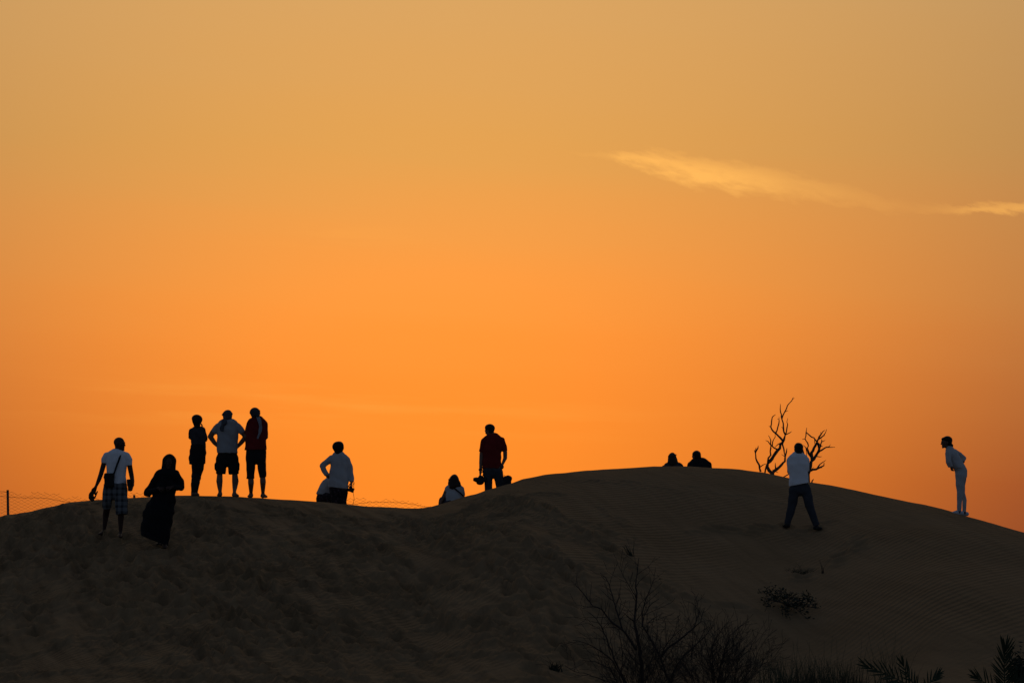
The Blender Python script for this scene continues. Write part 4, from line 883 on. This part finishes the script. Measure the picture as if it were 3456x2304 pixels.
f.soft('trousers', [f.L([(545, 630, 0, 88, .165), (570, 690, 0, 94, .17), (572, 750, 0, 90, .16)]), f.L([(556, 750, -.08, 76), (552, 900, -.08, 62), (554, 1020, -.08, 50), (548, 1130, -.07, 42), (540, 1316, -.07, 32)], flat=(0, 1)), f.L([(586, 750, .08, 76), (574, 900, .08, 58), (590, 1020, .08, 42), (622, 1140, .08, 34), (620, 1326, .08, 29)], flat=(0, 1))], M['offwhite'], wr=.003, seed=39)
for a, x0, y0, q in ((la, 540, 1322, -.07), (ra, 620, 1336, .08)):
    f.soft('sock', [f.L([(x0, y0 - 14, q, 33), (x0, y0 + 22, q, 34)], flat=(1, 1))], M['sock'], vox=.006)
    w_ = f.P(x0, y0 + 48, q) + f.base; g_ = min(w_[2], gz(w_[0], w_[1]) + .005) - f.base[2]
    f.soft('shoe', foot_prims(f.P(x0, y0 + 18, q), g_, (-1, -.05), .25, .042, .006)[:1], M['shoe'], vox=.006)

finish_all()

# ------------------------------------------------------------------ dead trees behind the crest
random.seed(4)
def wood_tree(name, label, R, Y, trunk, branches, base_drop=.9, group=None):
    """trunk and branches traced as (points, start half width, end half width, end depth); real tubes with their own depth"""
    ox, oy, s_ = R; m_ = Y / F / s_
    P0 = W(ox + trunk[0][0][0] / s_, oy + trunk[0][0][1] / s_, Y); base = np.array([P0[0], Y, gz(P0[0], Y)])
    o = empty(name, base, label, 'dead tree', group)
    def conv(pts, d0, d1, r0, r1):
        n = len(pts); out, rad = [], []
        for i, (x, y) in enumerate(pts):
            t = i / max(n - 1, 1); out.append(W(ox + x / s_, oy + y / s_, Y + d0 + (d1 - d0) * t) - base); rad.append((r0 + (r1 - r0) * t) * m_ * (1.25 if i < n - 1 else .7))
        # resample with a little gnarl
        q, rr = [out[0]], [rad[0]]
        for i in range(n - 1):
            L_ = np.linalg.norm(out[i + 1] - out[i]); k = max(1, int(L_ / .06))
            for j in range(1, k + 1):
                t = j / k; p = out[i] + (out[i + 1] - out[i]) * t
                if j < k: p = p + np.array([random.gauss(0, 1), random.gauss(0, 1), random.gauss(0, 1)]) * .009
                q.append(p); rr.append((rad[i] + (rad[i + 1] - rad[i]) * t) * random.uniform(.9, 1.12))
        return q, rr
    seen = []
    def mark(pts, d0, d1):
        n = len(pts)
        for i in range(n - 1):
            for j in range(12):
                t = j / 12; seen.append((pts[i][0] + (pts[i + 1][0] - pts[i][0]) * t, pts[i][1] + (pts[i + 1][1] - pts[i][1]) * t, d0 + (d1 - d0) * (i + t) / (n - 1)))
        seen.append((*pts[-1], d1))
    pts, r0, r1, d0, d1 = trunk
    mark(pts, d0, d1)
    q, rr = conv(pts, d0, d1, r0, r1)
    q = [np.array([q[0][0] + .02, q[0][1], -.15])] + q; rr = [rr[0] * 1.15] + rr
    link_mesh('trunk', *tube([(q, rr)], 8), M['wood'], o)
    for pts, r0, r1, d0, d1 in branches:
        pts = list(pts); near = min(seen, key=lambda s: (s[0] - pts[0][0]) ** 2 + (s[1] - pts[0][1]) ** 2)
        if math.hypot(near[0] - pts[0][0], near[1] - pts[0][1]) < 26:
            pts[0] = near[:2]; d1 += near[2] - d0; d0 = near[2]
        mark(pts, d0, d1)
        link_mesh('branch', *tube([conv(pts, d0, d1, r0, r1)], 7), M['wood'], o)
    return o
YT = float(np.interp((2640 - PW / 2) / F, GA, YCr)) + 1.6
wood_tree('dead_tree', 'bare dead tree with long forking branches left of the man in white T-shirt', R6, YT,
    ([(335, 872), (300, 838), (278, 795), (290, 752)], 17, 16, 0, 0), [
    ([(290, 752), (345, 690), (390, 625), (440, 545), (458, 510), (472, 460)], 15, 9, 0, .1), ([(472, 460), (452, 400), (437, 300), (418, 190), (419, 132)], 8, 3, .1, .25),
    ([(440, 290), (462, 225), (495, 150), (540, 100), (556, 62)], 6, 3, .16, .1), ([(470, 220), (502, 203)], 4, 2, .13, .05), ([(548, 92), (568, 68)], 3, 2, .1, .12), ([(484, 458), (487, 400), (496, 350), (498, 284)], 6, 3, .1, 0),
    ([(487, 462), (515, 440), (540, 424)], 5, 3, .1, .2), ([(447, 525), (400, 475), (345, 425), (318, 375), (326, 320), (345, 262), (368, 246)], 10, 3, .05, -.2),
    ([(325, 378), (298, 368)], 5, 3, -.1, -.15), ([(370, 440), (392, 380), (406, 320), (405, 270)], 7, 3, 0, .1), ([(440, 540), (395, 560), (362, 590)], 6, 3, .05, -.1), ([(392, 620), (352, 598), (322, 572), (290, 530), (262, 518)], 7, 3, .02, -.15),
    ([(320, 575), (318, 520), (292, 466)], 6, 3, -.08, -.2), ([(335, 580), (348, 510), (362, 450)], 5, 3, -.05, .1), ([(275, 760), (292, 705), (318, 675), (318, 600), (318, 570)], 9, 5, 0, -.1), ([(452, 555), (458, 620), (468, 690)], 7, 6, .05, -.1),
    ([(335, 868), (380, 825), (430, 780), (468, 740), (470, 690), (484, 640), (489, 600)], 14, 4, 0, .1), ([(468, 690), (430, 666)], 4, 2, .05, .1), ([(372, 832), (366, 790), (366, 756)], 7, 3, 0, -.15), ([(362, 842), (395, 857)], 5, 3, 0, -.1),
    ([(210, 850), (196, 780), (160, 710), (155, 650), (142, 620)], 9, 4, .02, -.05), ([(158, 650), (162, 595)], 8, 4, -.03, -.03), ([(165, 645), (182, 600), (186, 574)], 7, 3, -.03, .03), ([(205, 805), (235, 778), (268, 765)], 5, 4, 0, 0),
    ([(256, 862), (264, 815), (270, 780)], 7, 6, 0, 0), ([(340, 845), (336, 825)], 5, 3, 0, 0), ([(432, 395), (428, 376)], 4, 2, .15, .1), ([(425, 195), (412, 192)], 3, 2, .2, .2), ([(330, 420), (322, 405)], 5, 3, -.05, -.1), ([(395, 300), (386, 290)], 3, 2, 0, 0), ([(492, 390), (480, 380)], 3, 2, .1, .1), ([(482, 742), (466, 738)], 3, 3, 0, 0)])
wood_tree('dead_tree', 'low dead tree with dense twisted branches right of the man in white T-shirt', R6, YT - .15,
    ([(706, 880), (735, 790), (752, 730)], 20, 17, 0, 0), [
    ([(752, 730), (790, 690), (822, 640), (858, 530)], 16, 8, 0, .1), ([(745, 720), (748, 650), (775, 600), (805, 545), (825, 490)], 14, 7, 0, -.1), ([(805, 530), (775, 492), (692, 432), (698, 384)], 7, 3, -.08, -.25),
    ([(692, 434), (682, 500), (652, 508)], 5, 3, -.2, -.25), ([(682, 515), (708, 545), (705, 600), (738, 690)], 5, 6, -.2, 0), ([(738, 690), (712, 655), (690, 595), (662, 570)], 7, 3, 0, .2), ([(690, 590), (702, 700)], 4, 4, .1, .05),
    ([(825, 490), (850, 455), (892, 410)], 8, 3, -.1, -.2), ([(825, 510), (880, 465), (910, 400)], 7, 3, -.05, -.05), ([(862, 470), (892, 466)], 4, 2, -.05, 0), ([(842, 450), (845, 428)], 4, 2, -.1, -.1), ([(858, 530), (895, 512)], 5, 2, .1, .2), ([(858, 530), (855, 505)], 5, 3, .1, .1),
    ([(800, 560), (835, 600), (830, 650)], 7, 8, 0, .05), ([(838, 635), (880, 605), (930, 590), (998, 590)], 8, 3, .05, .25), ([(928, 592), (952, 562)], 4, 2, .2, .25), ([(805, 540), (840, 570), (868, 585)], 6, 3, 0, .15), ([(808, 705), (858, 690)], 6, 3, .05, .2),
    ([(720, 850), (760, 828), (850, 800), (880, 785), (882, 752)], 11, 4, 0, .15), ([(810, 808), (840, 770), (902, 728)], 7, 3, .1, .2), ([(850, 800), (862, 812)], 5, 3, .1, .1), ([(745, 820), (775, 800)], 5, 2, 0, -.1), ([(785, 500), (782, 555)], 5, 4, -.08, -.05),
    ([(820, 550), (826, 610), (812, 660)], 7, 7, 0, 0), ([(775, 605), (800, 575)], 8, 8, 0, 0), ([(696, 492), (688, 480)], 3, 2, -.2, -.2), ([(735, 735), (716, 738)], 4, 2, 0, 0)])
sx, sy = 2500 + 745 / 3.136, 1320 + 975 / 3.136
stY = float(np.interp((sx - PW / 2) / F, GA, YCr)) + .25
p0 = W(sx, sy, stY); zb = gz(p0[0], stY)
o = empty('broken_branch', (p0[0], stY, zb), 'short broken stick poking up from the crest right of the dead trees', 'stick')
tip, mid = W(2500 + 772 / 3.136, 1320 + 928 / 3.136, stY), W(2500 + 758 / 3.136, 1320 + 945 / 3.136, stY)
bb = np.array([p0[0], stY, zb])
link_mesh('stick', *tube([([np.array([-.03, 0, -.12]), mid - bb, tip - bb], [.018, .016, .008])], 7), M['wood'], o)
link_mesh('side_twig', *tube([([mid - bb, mid - bb + np.array([.02, 0, .03])], [.009, .005])], 6), M['wood'], o)
sx = 2500 + 458 / 3.136; p0 = W(sx, 1320 + 903 / 3.136, YT - .9); zb = gz(p0[0], p0[1])
o = empty('fallen_branch', (p0[0], p0[1], zb), 'thin fallen branch slanting up from the crest toward the man in white T-shirt', 'stick')
bb = np.array([p0[0], p0[1], zb])
link_mesh('stick', *tube([([W(2500 + x / 3.136, 1320 + y / 3.136, YT - .9 + d) - bb for x, y, d in ((440, 915, 0), (462, 902, 0), (508, 875, .05), (590, 845, .1))], [.012, .013, .012, .009])], 7), M['wood'], o)
link_mesh('side_twig', *tube([([W(2500 + x / 3.136, 1320 + y / 3.136, YT - .85) - bb for x, y in ((535, 864), (548, 845))], [.008, .005])], 6), M['wood'], o)

# ------------------------------------------------------------------ chain-link fence beyond the crest
YF = 60.0
TOP = [(-160, 1660), (0, 1664), (50, 1662), (68, 1664), (76, 1674), (94, 1669), (107, 1661), (202, 1664), (210, 1682), (221, 1687), (238, 1679), (267, 1680), (278, 1687), (330, 1684), (420, 1676), (440, 1668), (490, 1668), (520, 1674),
       (700, 1690), (1000, 1700), (1150, 1690), (1195, 1684), (1240, 1684), (1244, 1692), (1347, 1692), (1372, 1697), (1398, 1700), (1415, 1704), (1432, 1709), (1500, 1716), (1640, 1716)]
WIRE = [(-160, 1671), (0, 1673), (26, 1676), (75, 1679), (123, 1679), (152, 1680), (181, 1685), (210, 1691), (238, 1694), (330, 1706), (700, 1712), (1200, 1700), (1239, 1695), (1287, 1694), (1347, 1695), (1372, 1698), (1398, 1702), (1415, 1705), (1432, 1709), (1640, 1722)]
tx = lambda px, tab: np.interp(px, [a for a, _ in tab], [b for _, b in tab])
fbase = np.array([W(30, 1700, YF)[0], YF, gz(W(30, 1700, YF)[0], YF)])
fo = empty('chain_link_fence', fbase, 'sagging chain-link fence with torn top edge standing beyond the crest', 'fence')
def fpost(px, top, lean, r=.03):
    b0 = W(px, 1700, YF); z0 = gz(b0[0], YF) - .25; t0 = W(px - lean, top, YF)
    b1 = np.array([b0[0] + (b0[2] - z0) * lean / 140 * .55, YF, z0])
    link_mesh('post', *tube([([b1 - fbase, t0 - fbase, t0 - fbase + np.array([0, 0, .004])], [r, r, r * .6])], 10), M['steel'], fo)
fpost(31, 1653, 5)
for px_ in (455, 880, 1306): fpost(px_, 1728 if px_ != 455 else 1670, 2, .028)
def pw(px, py, dy=0.0): return W(px, py, YF + dy) - fbase
link_mesh('tension_wire', *tube([([pw(px, tx(px, WIRE) + .5 * math.sin(px * .58), .01) for px in np.arange(-150, 1640, 5.4)], .0045)], 4), M['wire'], fo)
link_mesh('top_wire', *tube([([pw(px, 1657 + (px + 0) * .12 + 1.0 * math.sin(px * .4), -.02) for px in np.arange(-150, 27, 6)], .0045)], 4), M['wire'], fo)
paths = []
pitch = 10.8; rnd = random.Random(8)
for i, px in enumerate(np.arange(-150, 1640, pitch)):
    top = tx(px, TOP) + rnd.uniform(-2.5, 3); b0 = W(px, 1700, YF); zb = gz(b0[0], YF); pyb = 1846 - zb / YF * F - 4
    pts = []
    for j in range(int(top / 5.6), int(pyb / 5.6) + 1):
        sgn = 1 if (i + j) % 2 else -1
        pts.append(pw(px + sgn * pitch * .5 + 1.6 * math.sin(px * .02 + j * .06), j * 5.6 + 2.5 * math.sin(px * .013), .004 * sgn))
    if len(pts) > 3: paths.append((pts, .0042))
mo = link_mesh('chain_link_mesh', *tube(paths, 3), M['wire'], fo, smooth=False); tag(mo, kind='stuff')

# ------------------------------------------------------------------ dry shrubs in the foreground
R8 = (1900, 1780, 2.992)
def grow(rn, p, d, L_, r, lvl, out, maxl, droop=.0):
    n = max(3, int(L_ / .07)); pts, rad = [p], [r]
    for i in range(n):
        d = nrm(d + np.array([rn.gauss(0, .16), rn.gauss(0, .16), rn.gauss(0, .12) + .03 - droop]))
        pts.append(pts[-1] + d * L_ / n); rad.append(max(r * (1 - .75 * (i + 1) / n), .0020))
        if lvl < maxl and i > 0 and rn.random() < (.62 if lvl == 0 else .5):
            ax = nrm(np.cross(d, (rn.gauss(0, 1), rn.gauss(0, 1), rn.gauss(0, 1)))); d2 = nrm(d * .75 + ax * rn.uniform(.45, .9) + np.array([0, 0, .15]))
            grow(rn, pts[-1], d2, L_ * rn.uniform(.3, .6), rad[-1] * .7, lvl + 1, out, maxl, droop)
    out.append((pts, rad))
def shrub(name, label, Y, bx, stems, seed, twl=.30, maxl=2, wild=0, wildspan=.5, wildh=.7, cat='shrub'):
    rn = random.Random(seed); m_ = Y / F / R8[2]
    b0 = W(R8[0] + bx / R8[2], 2304, Y); base = np.array([b0[0], Y, gz(b0[0], Y)])
    o = empty(name, base, label, cat); tw = []
    for pts, r0, r1, d0, d1 in stems:
        n = len(pts); q = []
        for i, (x, y) in enumerate(pts):
            q.append(W(R8[0] + x / R8[2], R8[1] + y / R8[2], Y + d0 + (d1 - d0) * i / (n - 1)) - base)
        if pts[0][1] > 1540: q = [np.array([q[0][0] * .6, d0 * .5, -.05])] + q; n += 1
        fine_q, fr = [q[0]], [r0 * m_]
        for i in range(n - 1):
            k = max(1, int(np.linalg.norm(q[i + 1] - q[i]) / .05))
            for j in range(1, k + 1):
                t = j / k; pp = q[i] + (q[i + 1] - q[i]) * t
                if j < k: pp = pp + np.array([rn.gauss(0, .004), rn.gauss(0, .006), rn.gauss(0, .004)])
                T = (i + t) / (n - 1); fine_q.append(pp); fr.append(max((r0 + (r1 - r0) * T ** .8) * m_ * rn.uniform(.92, 1.08), .0014))
        fr = [max(r_ * .72, .002) for r_ in fr]
        link_mesh('stem', *tube([(fine_q, fr)], 7), M['twig'], o)
        for i in range(2, len(fine_q) - 1):
            if rn.random() < .7 and fine_q[i][2] > .1:
                d = nrm(fine_q[i + 1] - fine_q[i - 1]); ax = nrm(np.cross(d, (rn.gauss(0, .4), rn.gauss(0, 1), rn.gauss(0, .4))))
                grow(rn, fine_q[i], nrm(d * .8 + ax * rn.uniform(.5, .95)), twl * rn.uniform(.3, 1.05), min(fr[i] * .6, .0048), 1, tw, maxl)
    for _ in range(wild):
        a = rn.uniform(-1, 1); grow(rn, np.array([a * .25, rn.uniform(-.2, .2), -.02]), nrm((a * wildspan, rn.gauss(0, .25), 1)), rn.uniform(.25, wildh), rn.uniform(.002, .005), 0, tw, maxl)
    t_ = link_mesh('twigs', *tube(tw, 4), M['twig'], o, smooth=False); tag(t_, kind='stuff')
    return o
shrub('dead_shrub', 'large leafless shrub with a tall forked main stem in the foreground', 32.4, 800, [
    ([(800, 1600), (795, 1400), (772, 1200), (745, 1080), (720, 950), (735, 800), (745, 700), (735, 560), (752, 430), (768, 300)], 34, 4, 0, .1),
    ([(745, 1230), (690, 1150), (600, 1030), (480, 940), (390, 820), (300, 790), (220, 680), (135, 590)], 20, 4, 0, -.2), ([(600, 1030), (560, 900), (510, 740), (470, 580), (430, 500), (375, 455)], 13, 3, -.05, .15),
    ([(640, 1580), (560, 1420), (470, 1200), (400, 1020), (340, 920), (265, 855)], 18, 4, .05, -.25), ([(800, 1000), (800, 850), (830, 740), (870, 640), (920, 520), (932, 400)], 12, 3, .1, .25), ([(740, 720), (690, 620), (610, 490), (550, 370)], 8, 2, .05, -.2),
    ([(1100, 1600), (1040, 1480), (985, 1310), (930, 1200), (850, 1060), (800, 980), (820, 880), (900, 760), (965, 720)], 22, 4, .05, .0), ([(850, 1060), (860, 960), (940, 900), (1015, 860)], 8, 3, .03, .2), ([(720, 940), (660, 900), (605, 850)], 10, 3, 0, -.2),
    ([(985, 1310), (1050, 1220), (1200, 1110), (1320, 1010), (1375, 870), (1385, 800)], 20, 4, .05, .2), ([(1000, 1290), (1040, 1180), (1150, 1060), (1225, 1000)], 9, 3, .05, -.1), ([(1320, 1010), (1390, 950), (1410, 860), (1435, 800)], 8, 3, .15, .1), ([(1350, 920), (1335, 800), (1338, 720)], 6, 2, .15, .3),
    ([(1090, 1600), (1120, 1440), (1230, 1280), (1330, 1190), (1440, 1090), (1525, 985)], 18, 4, .1, -.1), ([(560, 1580), (480, 1420), (330, 1350), (195, 1332)], 14, 3, -.1, -.3), ([(620, 1570), (500, 1340), (380, 1240), (220, 1160), (100, 1135)], 14, 3, -.05, -.25),
    ([(600, 1600), (420, 1540), (260, 1480), (120, 1450), (20, 1390)], 10, 3, -.1, -.35), ([(480, 1280), (450, 1150), (430, 1020)], 8, 3, 0, .1), ([(600, 1300), (590, 1180), (570, 1040), (480, 960)], 8, 3, 0, .2), ([(560, 900), (590, 740), (540, 620)], 5, 2, 0, .2),
    ([(930, 1200), (950, 1080), (960, 960)], 6, 2, 0, .3), ([(800, 1400), (690, 1300), (620, 1200), (610, 1100)], 9, 3, 0, .2), ([(1040, 1480), (960, 1350), (880, 1250), (830, 1180)], 9, 3, 0, .15)], 3, .36, 2, wild=90, wildspan=1.15, wildh=.78)
shrub('dead_shrub', 'dense thicket of thin dry twigs right of the large leafless shrub', 33.0, 1560, [
    ([(1560, 1600), (1600, 1350), (1650, 1180), (1680, 1090), (1790, 990), (1880, 940)], 14, 3, 0, .1), ([(1600, 1350), (1700, 1330), (1780, 1320), (1890, 1225), (1960, 1215)], 10, 3, 0, -.1), ([(1620, 1280), (1680, 1220), (1760, 1170), (1800, 1090)], 9, 3, 0, .2),
    ([(1590, 1600), (1700, 1440), (1850, 1390), (1925, 1370)], 10, 3, 0, -.2), ([(1520, 1600), (1480, 1300), (1440, 1150), (1430, 940)], 11, 3, 0, .15), ([(1540, 1600), (1500, 1200), (1560, 1100), (1630, 990)], 9, 3, 0, -.15)], 5, .31, 2, wild=120, wildspan=1.0, wildh=.84)

# ------------------------------------------------------------------ grass, palms and low plants
def blades(rn, n, spread, hmin, hmax, lean, w, bias=0.0):
    vs, fs = [], []
    for _ in range(n):
        x, y = rn.gauss(0, spread), rn.gauss(0, spread * .5); h = rn.uniform(hmin, hmax); a = rn.gauss(bias, lean); b = rn.gauss(0, lean * .7); k = len(vs)
        cx = rn.uniform(.2, .7)
        for t in (0, .35, .7, 1.0):
            px_, py_, pz_ = x + a * h * (t + cx * t * t), y + b * h * t, h * t * (1 - .12 * t); ww = w * (1 - t) * .5 + .0008
            vs += [(px_ - ww, py_, pz_ - .03), (px_ + ww, py_ + ww * .6, pz_ - .03)]
        for i in range(3): fs.append((k + 2 * i, k + 2 * i + 1, k + 2 * i + 3, k + 2 * i + 2))
    return vs, fs
def tuft(name, label, px, Y, n, spread, h0, h1, lean, w, seed, cat='grass', m='grass', bias=0.0):
    p = W(px, 1846, Y); o = empty(name, (p[0], Y, gz(p[0], Y)), label, cat)
    rn = random.Random(seed); b_ = link_mesh('blades', *blades(rn, n, spread, h0, h1, lean, w, bias), M[m], o, smooth=False); tag(b_, kind='stuff')
    b2 = link_mesh('seed_stalks', *tube([([np.array([x, 0, -.02]), np.array([x + l * .3, 0, hh * .5]), np.array([x + l, .02, hh])], [.0028, .0022, .0012]) for x, l, hh in [(rn.gauss(0, spread), rn.gauss(0, .10), h1 * rn.uniform(.9, 1.25)) for _ in range(max(3, n // 30))]], 4), M[m], o)
    tag(b2, kind='stuff'); return o
tuft('grass_clump', 'tall wispy clump of dry grass at the bottom right of the leafless shrub', 2690, 33.0, 320, .27, .24, .66, .20, .009, 1)
tuft('grass_clump', 'wispy clump of dry grass beside the spreading palm seedling', 2840, 32.8, 170, .16, .26, .62, .16, .008, 2)
tuft('grass_clump', 'few tall thin stalks rising behind the spreading palm seedling', 2995, 33.2, 44, .12, .3, .85, .12, .007, 3)
d_ = ground_Y(2118, 1872)
tuft('grass_tuft', 'small leaning dark tuft on the sand above the large leafless shrub', 2130, d_, 34, .022, .08, .32, .08, .011, 4, m='leaf', bias=-.34)
d_ = ground_Y(2690, 1932)
tuft('weed', 'small straggling weed on the slope below the photographing man', 2690, d_, 70, .14, .03, .16, .7, .012, 5, 'weed', 'leaf')
d_ = ground_Y(2776, 1934)
tuft('dry_stalk', 'single thin dry stalk right of the small weed on the slope', 2776, d_, 5, .012, .15, .22, .12, .008, 6, 'weed', 'twig')
tuft('grass_tuft', 'small black tuft poking up at the bottom edge left of the leafless shrub', 1872, 33.6, 45, .035, .08, .17, .35, .018, 7, m='leaf')

leaf_me = None
def leaflet_mesh():
    vs, fs = [], []
    for t, w in ((0, .35), (.15, .9), (.5, 1.0), (.8, .6), (1.0, .05)):
        vs += [(-.5 * w, t, .15 * w), (0, t, -.1 * w), (.5 * w, t, .15 * w)]
    for i in range(4):
        for j in (0, 1): fs.append((3 * i + j, 3 * i + j + 1, 3 * i + j + 4, 3 * i + j + 3))
    me = bpy.data.meshes.new('leaflet'); me.from_pydata(vs, [], fs); me.materials.append(M['palm']); return me
LEAF = leaflet_mesh()
def frond(parent, pts, n, ln, w, seed, tip=1.0, fold=.5):
    """arching rachis with leaflets set on both sides"""
    rn = random.Random(seed); pts = [np.asarray(p, float) for p in pts]
    q = []
    for i in range(len(pts) - 1):
        for j in range(6): q.append(pts[i] + (pts[i + 1] - pts[i]) * j / 6)
    q.append(pts[-1]); q = np.array([np.mean(q[max(0, i - 2):i + 3], 0) for i in range(len(q))])
    fr = link_mesh('frond', *tube([(q, np.linspace(.011, .003, len(q)))], 6), M['palm'], parent)
    for k in range(n):
        t = .12 + .88 * k / (n - 1); i = min(int(t * (len(q) - 1)), len(q) - 2); T = nrm(q[i + 1] - q[i]); p = q[i] + (q[i + 1] - q[i]) * (t * (len(q) - 1) - i)
        sd_ = nrm(np.cross(T, (0, -1, .25))); up = np.cross(sd_, T)
        for s_ in (1, -1):
            ang = .95 - .72 * t + rn.gauss(0, .08)
            d = nrm(T * math.cos(ang) + sd_ * s_ * math.sin(ang) + up * (fold * .5 + rn.gauss(0, .12)))
            x = nrm(np.cross(d, up)); z = np.cross(x, d); L_ = ln * (1 - .45 * abs(t - .45)) * rn.uniform(.85, 1.1)
            o = bpy.data.objects.new('leaflet', LEAF); COL.objects.link(o); o.parent = fr
            from mathutils import Matrix
            o.matrix_local = Matrix([[x[0] * w, d[0] * L_, z[0] * w, p[0]], [x[1] * w, d[1] * L_, z[1] * w, p[1]], [x[2] * w, d[2] * L_, z[2] * w, p[2]], [0, 0, 0, 1]])
    return fr
def palm(px, Y, label, fronds):
    p = W(px, 1846, Y); base = np.array([p[0], Y, gz(p[0], Y)]); o = empty('young_palm', base, label, 'palm', 'young palms at the bottom edge')
    for pts, n, ln, w, sd_ in fronds: frond(o, [W(x, y, Y + d) - base for x, y, d in pts], n, ln, w, sd_)
    v, fc = field_mesh([Loft([(0, 0, -.06), (0, 0, .05), (0, 0, .14)], [.06, .07, .04], [.06, .07, .04])], .01, wr=.006, seed=2)
    link_mesh('stump', v, fc, M['wood'], o)
palm(3105, 32.0, 'young palm with a frond spreading low to the left, bottom right', [
    ([(3100, 2345, 0), (3050, 2300, -.05), (2985, 2270, -.1), (2915, 2244, -.15)], 13, .26, .021, 1), ([(3110, 2345, 0), (3085, 2310, .05), (3062, 2275, .1), (3045, 2235, .12)], 9, .20, .019, 2), ([(3112, 2345, 0), (3130, 2310, 0), (3150, 2290, .05), (3165, 2275, .1)], 8, .18, .019, 3), ([(3105, 2348, -.05), (3060, 2322, -.2), (3000, 2312, -.3)], 8, .19, .019, 4)])
palm(3395, 31.4, 'young palm with one upright feathery frond at the right edge', [
    ([(3392, 2360, 0), (3390, 2300, 0), (3390, 2240, -.02), (3394, 2178, -.04)], 17, .29, .022, 5), ([(3398, 2360, 0), (3330, 2305, -.1), (3290, 2282, -.15)], 9, .24, .021, 6), ([(3400, 2360, 0), (3440, 2305, .05), (3470, 2270, .1)], 9, .24, .021, 7)])
# dark bush behind the right-hand palm, and the sprawling plant on the slope
def leafy(name, label, px, py, Y, spread, n, sz, seed, cat, hgt, m='leaf', arms=9):
    rn = random.Random(seed); p = W(px, py, Y); base = np.array([p[0], Y, gz(p[0], Y)]); o = empty(name, base, label, cat); st, vs, fs = [], [], []
    for ka in range(arms):
        a = (ka + rn.uniform(-.3, .3)) * 6.283 / arms; L_ = rn.uniform(.55, 1.0); pts = []
        for t in np.linspace(0, 1, 6): pts.append(np.array([math.cos(a + t * .4) * spread[0] * L_ * t, math.sin(a + t * .4) * spread[1] * L_ * t, 0]))
        for q_ in pts: q_[2] = gz(base[0] + q_[0], base[1] + q_[1]) - base[2] + .012 + hgt * math.sin(math.pi * min(1, .15 + .8 * np.linalg.norm(q_[:2]) / (max(spread) * L_ + 1e-6))) * L_
        st.append((pts, np.linspace(.010, .003, 6)))
        for _ in range(n // arms):
            t = rn.uniform(.25, 1) * 4.99; c_ = pts[int(t)] + (pts[int(t) + 1] - pts[int(t)]) * (t % 1) + np.array([rn.gauss(0, spread[0] * .07), rn.gauss(0, spread[1] * .07), abs(rn.gauss(0, hgt * .35))])
            u = nrm((rn.gauss(0, 1), rn.gauss(0, 1), rn.gauss(0, .6))); v_ = nrm(np.cross(u, (rn.gauss(0, 1), rn.gauss(0, 1), rn.gauss(0, 1)))); k = len(vs); s_ = sz * rn.uniform(.6, 1.3)
            vs += [c_ - u * s_, c_ - v_ * s_ * .45, c_ + u * s_, c_ + v_ * s_ * .45]; fs.append((k, k + 1, k + 2, k + 3))
    link_mesh('stems', *tube(st, 5), M['twig'], o); t_ = link_mesh('leaves', vs, fs, M[m], o, smooth=False); tag(t_, kind='stuff'); return o
d_ = ground_Y(2640, 2055)
leafy('sprawling_plant', 'dark leafy plant sprawling in arcs on the slope above the grass', 2662, 2050, d_, (.68, 1.0), 1000, .027, 9, 'plant', .17, arms=16)
leafy('dark_bush', 'black bush half hidden behind the upright palm frond at right edge', 3450, 2270, 33.2, (.26, .35), 800, .034, 6, 'bush', .40, arms=14)
